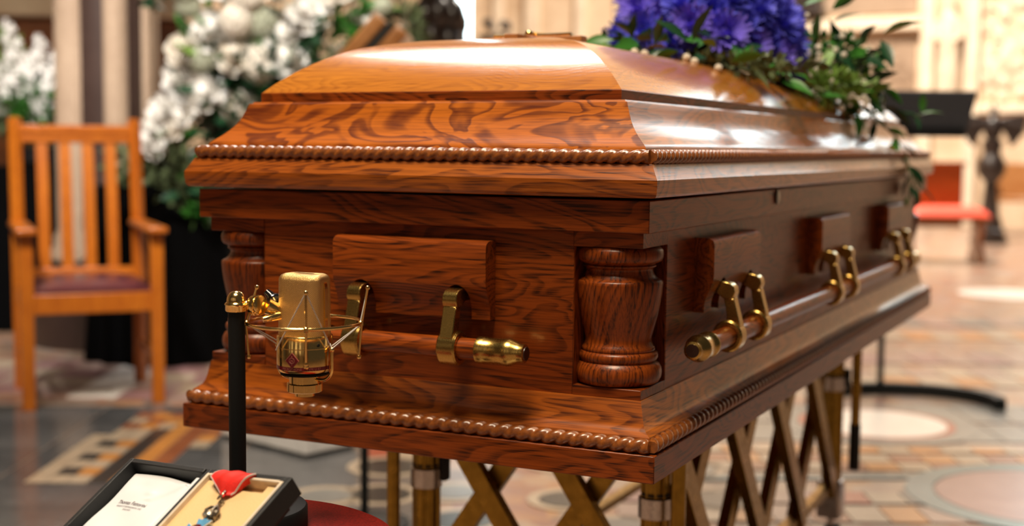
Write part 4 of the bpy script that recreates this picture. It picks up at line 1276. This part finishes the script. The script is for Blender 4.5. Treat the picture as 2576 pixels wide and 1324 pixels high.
# ------------------------------------------------------------------ blue flower spray on the lid
def lid_z(x, y):
    d = max(.0816, min(-x, CW + x, y, CL - y, .355))
    for (a, za), (b, zb) in zip(dome_ctl, dome_ctl[1:]):
        if a <= d <= b: return CZ + za + (zb - za) * (d - a) / (b - a)
    return CZ + .562
so_ = Vector((-.355, 1.15, CZ + .562))
sp = thing('blue_flower_spray', 'casket spray of blue-violet chrysanthemums with trailing green foliage on the lid', 'flowers', so_)
def mum_mesh(seed, mat):
    rr_ = random.Random(seed); mb = MB()
    for ring, (n, tilt, L) in enumerate(((10, .25, .55), (16, .55, .80), (20, .95, 1.0), (22, 1.35, 1.05), (18, 1.7, .95))):
        for k in range(n):
            a = 2 * PI * (k + rr_.random() * .6) / n
            o = Vector((math.cos(a), math.sin(a), 0)); tl = tilt + rr_.uniform(-.12, .12)
            d = (UP * math.cos(tl) + o * math.sin(tl)).normalized(); s_ = UP.cross(o); nrm_ = d.cross(s_)
            L_ = L * rr_.uniform(.88, 1.1); w = .085
            b0 = Vector((0, 0, -.15)) + o * .06
            m1 = b0 + d * L_ * .55 - nrm_ * .03; e = b0 + d * L_ + nrm_ * .10
            mb.add([b0 - s_ * w * .5, b0 + s_ * w * .5, m1 + s_ * w, e + s_ * w * .55, e - s_ * w * .55, m1 - s_ * w], [(0, 1, 2, 5), (5, 2, 3, 4)])
    mb.ball((0, 0, -.1), .28, 10, 6)
    return mb.mesh('bloom', MAT[mat], 0, fix=False)
MUM = [mum_mesh(1, 'petal_blue'), mum_mesh(2, 'petal_blue'), mum_mesh(3, 'petal_violet'), mum_mesh(4, 'petal_blue')]
rb = random.Random(21)
mc_ = Vector((-.30, 1.10, CZ + .575))        # middle of the blue mass
rad = Vector((.165, .235, .205))
n_b = 0
ga = PI * (3 - math.sqrt(5))
N = 120
for k in range(N):
    z = 1 - 1.15 * (k + .5) / N
    r_ = math.sqrt(max(0, 1 - z * z)); a = ga * k
    o = Vector((r_ * math.cos(a), r_ * math.sin(a), z))
    p = mc_ + Vector((o.x * rad.x, o.y * rad.y, o.z * rad.z)) * rb.uniform(.92, 1.08)
    if p.z < lid_z(p.x, p.y) + .035: continue
    put('bloom', MUM[k % 4], sp, p - so_, up_rot((o + Vector((rb.uniform(-.3, .3), rb.uniform(-.3, .3), .1))).normalized(), rb.random() * 6), rb.uniform(.036, .047))
# dark core so no light shows through
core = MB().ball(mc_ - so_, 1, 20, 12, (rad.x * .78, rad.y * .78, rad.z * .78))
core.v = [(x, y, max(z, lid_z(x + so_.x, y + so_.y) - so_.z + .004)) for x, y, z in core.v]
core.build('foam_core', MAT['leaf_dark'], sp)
def sleaf(p, d, kd, s_, w=1.0):
    put('leaf', LEAF[kd], sp, Vector(p) - so_, dir_rot(d, rb.uniform(-1.2, 1.2)), (s_ * w, s_, s_))
# collar of leaves resting on the lid round the blooms
for k in range(120):
    a = rb.uniform(0, 2 * PI); q = rb.uniform(.72, 1.12)
    x = mc_.x + .03 + math.cos(a) * .215 * q; y = mc_.y + .08 + math.sin(a) * .42 * q
    if -x < .095 or y < .5: continue
    p = Vector((x, y, lid_z(x, y) + rb.uniform(.012, .05)))
    d = Vector((math.cos(a) + rb.uniform(-.6, .6), math.sin(a) + rb.uniform(-.6, .6), rb.uniform(-.12, .30)))
    sleaf(p, d, rb.choice(('dark', 'mid', 'mid', 'sage', 'light')), rb.uniform(.045, .075))
# leaves standing among the blooms and to the left
for (px, py, dp, dx, dz, s_, kd) in ((1590,90,2.45,-.6,.5,.055,'dark'), (1580,95,2.45,.1,1,.05,'dark'), (1455,100,2.5,-.9,.35,.04,'dark'), (1515,110,2.5,-.1,1,.034,'dark'), (1570,118,2.4,-.6,-.3,.05,'dark'), (1640,110,2.35,.2,1,.055,'dark'), (1720,100,2.3,-.7,.6,.065,'dark'), (1735,100,2.3,.3,1,.07,'dark'), (1700,125,2.3,-.9,-.2,.06,'mid'), (1830,150,2.3,.9,.3,.06,'mid'), (1660,120,2.35,-.5,-.3,.05,'dark'), (1880,165,2.35,.5,-.4,.05,'sage')):
    sleaf(wpt(px, py, dp), RT * dx + UP * dz - AW * .25, kd, s_, .9)
# right-hand greenery: fuller foliage and trailing sprigs
for k in range(90):
    px = rb.gauss(2065, 65); py = rb.gauss(175, 62)
    if px < 1980 and py < 120: continue
    dp = rb.uniform(2.75, 3.0)
    p = wpt(px, py, dp)
    if p.z < lid_z(max(-.6, min(p.x, -.09)), p.y) + .01 and p.x < -.08: p.z = lid_z(p.x, p.y) + .015
    sleaf(p, RT * rb.uniform(-.7, 1) + UP * rb.uniform(-.6, 1) - AW * rb.uniform(0, .6), rb.choice(('dark', 'mid', 'mid', 'light', 'dark')), rb.uniform(.05, .085))
def sprig(pts, nl, kd=('dark', 'dark', 'mid'), sz=(.040, .062)):
    P = [wpt(*q) for q in pts]
    MB().tube([p - so_ for p in P], .0016, 6).build('sprig_stem', MAT['stem_green'], sp)
    for k in range(nl):
        t_ = (k + .7) / nl * (len(P) - 1); i = min(int(t_), len(P) - 2); f_ = t_ - i
        p = P[i].lerp(P[i+1], f_); tg = (P[i+1] - P[i]).normalized()
        sd = RT * (1 if k % 2 else -1)
        sleaf(p, tg * .8 + sd * rb.uniform(.3, .8) - AW * rb.uniform(0, .4), rb.choice(kd), rb.uniform(*sz), rb.uniform(.9, 1.15))
sprig([(2080,180,2.9), (2120,150,2.9), (2140,115,2.9), (2150,85,2.9)], 4)
sprig([(2100,170,2.9), (2150,160,2.9), (2175,145,2.9), (2180,150,2.9)], 3)
sprig([(2110,200,2.9), (2165,195,2.9), (2210,205,2.9), (2222,230,2.9)], 5)
sprig([(2090,240,2.9), (2120,270,2.88), (2125,310,2.86), (2140,345,2.86), (2146,390,2.86)], 7)
sprig([(2120,240,2.95), (2160,262,2.95), (2190,285,2.95), (2215,310,2.95)], 6)
sprig([(2150,240,3.0), (2210,258,3.0), (2260,270,3.0), (2300,280,3.0), (2315,270,3.0)], 7)
sprig([(2180,280,3.05), (2240,320,3.1), (2275,370,3.12), (2288,430,3.12), (2285,490,3.12)], 9)
sprig([(2260,370,3.12), (2280,400,3.12), (2300,440,3.12), (2310,460,3.12)], 4)
# small white buds
for k in range(46):
    px = rb.gauss(2060, 60); py = rb.gauss(185, 50)
    p = wpt(px, py, rb.uniform(2.70, 2.8)); put('bud', HYD['w'], sp, p - so_, (0, 0, 0), rb.uniform(.004, .007))
for (px, py) in ((2130,235), (2138,228), (2148,240), (2165,236), (2172,245), (2050,245), (2045,255), (2110,262), (1720,140), (1800,165), (1590,128), (1615,132), (1740,150)):
    put('bud', HYD['w'], sp, wpt(px, py, 2.72 if px > 2000 else 2.3) - so_, (0, 0, 0), .007)
tag(tuft(rb, wpt(2055, 195, 2.93) - so_, (.13, .09, .10), 800, .028).build('foliage', MAT['leaf_mid'], sp, smooth=0, fix=False), kind='stuff')
tag(tuft(rb, wpt(1990, 215, 2.75) - so_, (.16, .08, .035), 600, .024).build('foliage', MAT['leaf_light'], sp, smooth=0, fix=False), kind='stuff')
tag(tuft(rb, wpt(1790, 165, 2.40) - so_, (.20, .06, .018), 500, .022).build('foliage', MAT['leaf_sage'], sp, smooth=0, fix=False), kind='stuff')

# ------------------------------------------------------------------ crucifix lying on the lid
cz = thing('crucifix', 'small wooden crucifix with a gold figure lying on top of the lid', 'crucifix', (-.352, .42, CZ + .5602))
MB().bx(-.011, .011, -.10, .18, .0, .009).build('upright', MAT['rail_wood'], cz, bevel=.001)
MB().bx(-.085, .085, -.032, -.010, .0005, .0095).build('crossbar', MAT['rail_wood'], cz, bevel=.001)
fg = MB()
fg.tube([(0, -.022, .012), (0, .02, .013), (0, .075, .012)], [.006, .007, .003], 8).tube([(-.065, -.026, .012), (-.03, -.020, .012), (0, -.018, .012), (.03, -.020, .012), (.065, -.026, .012)], .003, 8).ball((0, -.036, .013), .0065, 10, 8)
fg.build('figure', MAT['gold'], cz)

# ------------------------------------------------------------------ slanted wooden prayer-desk rail behind the lid
pr = thing('reading_desk', 'slanted wooden reading desk with a black strip between two boards behind the casket', 'desk', wpt(965, 365, 4.7) - Vector((0, 0, 1.002)))
po = wpt(965, 365, 4.7) - Vector((0, 0, 1.002))
dA = (RT * .62 + UP * .70).normalized()
for k, (off, m_) in enumerate(((-.018, 'rail_wood'), (.018, 'rail_wood'))):
    c0 = wpt(905, 150, 4.7) + RT * (.028 + off * 1.9) - UP * off * 1.2 - dA * .14
    L_ = .285 if k == 0 else .29
    MB().bar(c0 - po, c0 + dA * L_ - po, .052, .30, AW).build('board', MAT[m_], pr, bevel=.012, seg=3)
c0 = wpt(905, 150, 4.7) + RT * .028 - dA * .14
MB().bar(c0 - po, c0 + dA * .282 - po, .022, .295, AW).build('black_strip', MAT['black_rubber'], pr)
MB().bx(-.04, .04, -.04, .04, .03, 1.20).build('post', MAT['rail_wood'], pr, bevel=.004)
MB().bx(-.16, .16, -.16, .16, 0, .03).build('foot', MAT['rail_wood'], pr, bevel=.004)

# ------------------------------------------------------------------ white block on the floor, black pole
wb = thing('white_block', 'low white painted block on the floor beyond the casket', 'block', (-2.05, 2.18, 0), (0, 0, R(-16)))
MB().bx(-.26, .19, -.11, .11, .012, .15).build('block_body', MAT['white_paint'], wb, bevel=.004)
MB().bx(-.25, .18, -.10, .10, 0, .014).build('plinth', MAT['black_rubber'], wb)  # black strip standing in for the shadow along the block's foot
bp = thing('pole_stand', 'slim black pole standing behind the casket near the red table', 'stand', (-1.33, 1.47, 0))
MB().lathe([(.001, 0), (.12, 0), (.12, .010), (.03, .018), (.011, .03), (.0115, .28), (.0135, .34), (.0185, .40), (.0185, .80), (.001, .80)], n=28).build('pole', MAT['black_powder'], bp)
MB().lathe([(.0195, 0), (.0195, .03)], (0, 0, .40), n=20).build('collar', MAT['black_rubber'], bp)

# ------------------------------------------------------------------ black lectern desk
lc = Vector((-.47, 4.05, 0))
le = thing('lectern_stand', 'black sloping lectern desk on a pole with a curved floor base', 'lectern', lc, (0, 0, R(25.9)))
brd = Matrix.Rotation(R(125), 4, 'X')
b_ = MB().box((0, 0, 0), (.53, .20, .018), brd.to_3x3())
b_.v = [(x + .075, y + .05, z + 1.155) for x, y, z in b_.v]
b_.build('desk', MAT['desk_black'], le, bevel=.003)
MB().box((.075, .095, 1.072), (.50, .05, .03)).build('desk_lip', MAT['black_powder'], le, bevel=.003)
MB().cyl((0, .03, .02), (0, .03, 1.12), .013, n=18).build('pole', MAT['black_powder'], le)
MB().box((0.03, .05, 1.10), (.12, .04, .06)).build('bracket', MAT['black_powder'], le, bevel=.003)
arc = []
for k in range(25):
    a = R(-8 + 196 * k / 24)
    arc.append((.02 + .36 * math.cos(a), -.26 + .30 * math.sin(a), .018))
ba_ = MB(); vs = []; fs = []
for p in arc:
    c = Vector((.02, -.26, .018)); d = (Vector(p) - c).normalized()
    for (q, z) in ((-.022, 0), (.022, 0), (.022, .048), (-.022, .048)):
        v_ = Vector(p) + d * q; vs.append((v_.x, v_.y, z))
for k in range(24):
    for i in range(4): fs.append((k*4+i, k*4+(i+1) % 4, (k+1)*4+(i+1) % 4, (k+1)*4+i))
fs += [(3, 2, 1, 0), (96, 97, 98, 99)]
ba_.add(vs, fs).build('base', MAT['black_powder'], le, smooth=30)

# ------------------------------------------------------------------ bench with red cushion
bn = thing('cushioned_bench', 'wooden bench with a bright red cushion beyond the casket', 'bench', (-1.25, 11.1, 0), (0, 0, R(20)))
for sx in (-.30, .30):
    MB().prism([(-.24, 0), (.24, 0), (.24, .06), (.12, .16), (.16, .40), (-.2, .40), (-.10, .16), (-.24, .06)], .05, Matrix(((0, 0, 1, sx - .025), (1, 0, 0, 0), (0, 1, 0, 0), (0, 0, 0, 1)))).build('bench_end', MAT['bench_wood'], bn, bevel=.006)
MB().bx(-.36, .36, -.24, .26, .38, .42).build('seat', MAT['bench_wood'], bn, bevel=.006)
MB().grid(lambda u, v: Vector((-.36 + .72 * u, -.25 + .50 * v, .42 + .085 * (1 - abs(2*u - 1) ** 6) ** .6 * (1 - abs(2*v - 1) ** 6) ** .6)), 20, 16).build('cushion', MAT['red_cushion'], bn, smooth=80, fix=False)
bk = MB().bx(-.62, .22, .27, .32, .30, .87).build('backboard', MAT['bench_wood'], bn, bevel=.006)
MB().bx(-.64, .24, .255, .335, .86, .90).build('cap_rail', MAT['bench_wood'], bk, bevel=.006)

# ------------------------------------------------------------------ dark carved eagle lectern
eg = thing('eagle_lectern', 'dark carved eagle lectern with outspread wings on a baluster column', 'lectern', (-1.17, 13.9, 0), (0, 0, R(12)))
DC = MAT['dark_carved_wood']
MB().lathe([(.001, 0), (.20, 0), (.20, .06), (.17, .07), (.17, .14), (.14, .16), (.13, .24), (.10, .30), (.085, .42), (.075, .55), (.065, .66), (.10, .70), (.14, .76), (.155, .83), (.14, .90), (.10, .95), (.09, 1.0), (.11, 1.06), (.10, 1.12), (.001, 1.14)], n=24).build('column', DC, eg)
MB().ball((0, 0, 1.24), .10, 14, 10, (1, .9, 1.5)).build('eagle_body', DC, eg)
hd_ = MB().ball((0, -.03, 1.43), .045, 12, 8)
hd_.lathe([(.022, 0), (.012, .03), (.002, .05)], (0, -.06, 1.43), (0, -1, -.3), 10)
hd_.build('eagle_head', DC, eg)
MB().lathe([(.012, 0), (.01, .10), (.002, .13)], (0, 0, 1.42), n=8).build('crest', DC, eg)
for sx in (-1, 1):
    poly = [(.03, 1.14), (.09, 1.24), (.16, 1.12), (.19, 1.04), (.25, 1.10), (.31, 1.20), (.34, 1.34), (.33, 1.40), (.20, 1.385), (.08, 1.36), (.03, 1.34)]
    M_ = Matrix(((sx, 0, 0, 0), (0, 0, 1, -.03), (0, 1, 0, 0), (0, 0, 0, 1)))
    wg_ = MB().prism(poly if sx > 0 else poly, .06, M_).build('wing', DC, eg, bevel=.01)
    for k in range(5):
        x = .10 + .05 * k
        MB().ball((sx * x, -.035, 1.28 - .012 * k), .03, 8, 6, (.7, .4, 2.2)).build('feather', DC, wg_)

# ------------------------------------------------------------------ carved bench-end finials in the middle distance
def finial(name, label, loc, sc, seed):
    f_ = thing(name, label, 'finial', loc)
    r_ = random.Random(seed)
    MB().lathe([(.001, 0), (.16*sc, 0), (.16*sc, .10), (.07*sc, .16), (.06*sc, 1.1), (.09*sc, 1.3), (.06*sc, 1.45)], n=18).build('post', DC, f_)
    for (z, r0) in ((1.52, .12), (1.66, .15), (1.80, .16), (1.93, .10)):
        for k in range(7):
            a = 2 * PI * k / 7 + r_.random()
            MB().ball((r0 * sc * .7 * math.cos(a), r0 * sc * .7 * math.sin(a), z + r_.uniform(-.03, .03)), r0 * sc * .55, 9, 7, (1, 1, 1.25)).build('leafwork', DC, f_)
    MB().ball((0, 0, 1.72), .12 * sc, 12, 10, (1, 1, 2.2)).build('core', DC, f_)
    return f_
finial('carved_finial', 'large dark carved finial behind the white flowers and lid', wpt(1100, 365, 8.6) * 1.0 - Vector((0, 0, 1.002)), 1.0, 2)
finial('slim_finial', 'left one of the two slim dark finials by the bright window', wpt(1226, 365, 10.5) - Vector((0, 0, 1.002)), .40, 3)
finial('slim_finial', 'right one of the two slim dark finials by the bright window', wpt(1268, 365, 10.4) - Vector((0, 0, 1.002)), .40, 5)
# stone figure in the niche on the far wall
sf = thing('stone_figure', 'pale robed stone statue in a niche on the far wall', 'statue', (-2.075, 16.80, 1.72))
MB().lathe([(.001, 0), (.13, 0), (.14, .05), (.12, .3), (.13, .6), (.145, .85), (.13, 1.0), (.06, 1.08), (.05, 1.12), (.075, 1.2), (.07, 1.28), (.001, 1.34)], n=20).build('figure', MAT['relief_stone'], sf)
for sx in (-1, 1):
    MB().tube([(sx*.13, -.02, .95), (sx*.16, -.05, .75), (sx*.06, -.12, .68)], [.05, .045, .035], 8).build('arm', MAT['relief_stone'], sf)
for k in range(8):
    a = 2 * PI * k / 8
    MB().tube([(.12*math.cos(a), .12*math.sin(a), .01), (.115*math.cos(a), .115*math.sin(a), .35), (.125*math.cos(a), .125*math.sin(a), .8)], [.025, .018, .008], 6).build('robe_fold', MAT['relief_stone'], sf)
# dark bracket high on the far wall and low pale bench at the right edge
br = thing('wall_bracket', 'dark wooden bracket on the far wall above the green foliage', 'bracket', (-3.98, 16.9, 2.80))
MB().bx(-.24, .24, -.25, .1, 0, .5).build('bracket_body', DC, br, bevel=.02)
MB().bx(-.28, .28, -.29, .1, .02, .09).build('moulding', DC, br, bevel=.01)
pb = thing('pale_bench', 'low honey-coloured bench against the far wall at the right edge', 'bench', (-.85, 15.6, 0))
MB().bx(-.5, .7, -.2, .2, .40, .46).build('seat', MAT['rail_wood'], pb, bevel=.01)
MB().bx(-.5, .7, .16, .22, .46, .86).build('back', MAT['rail_wood'], pb, bevel=.01)
for x in (-.46, .66):
    MB().bx(x - .04, x + .04, -.2, .22, 0, .62).build('bench_end', MAT['rail_wood'], pb, bevel=.01)
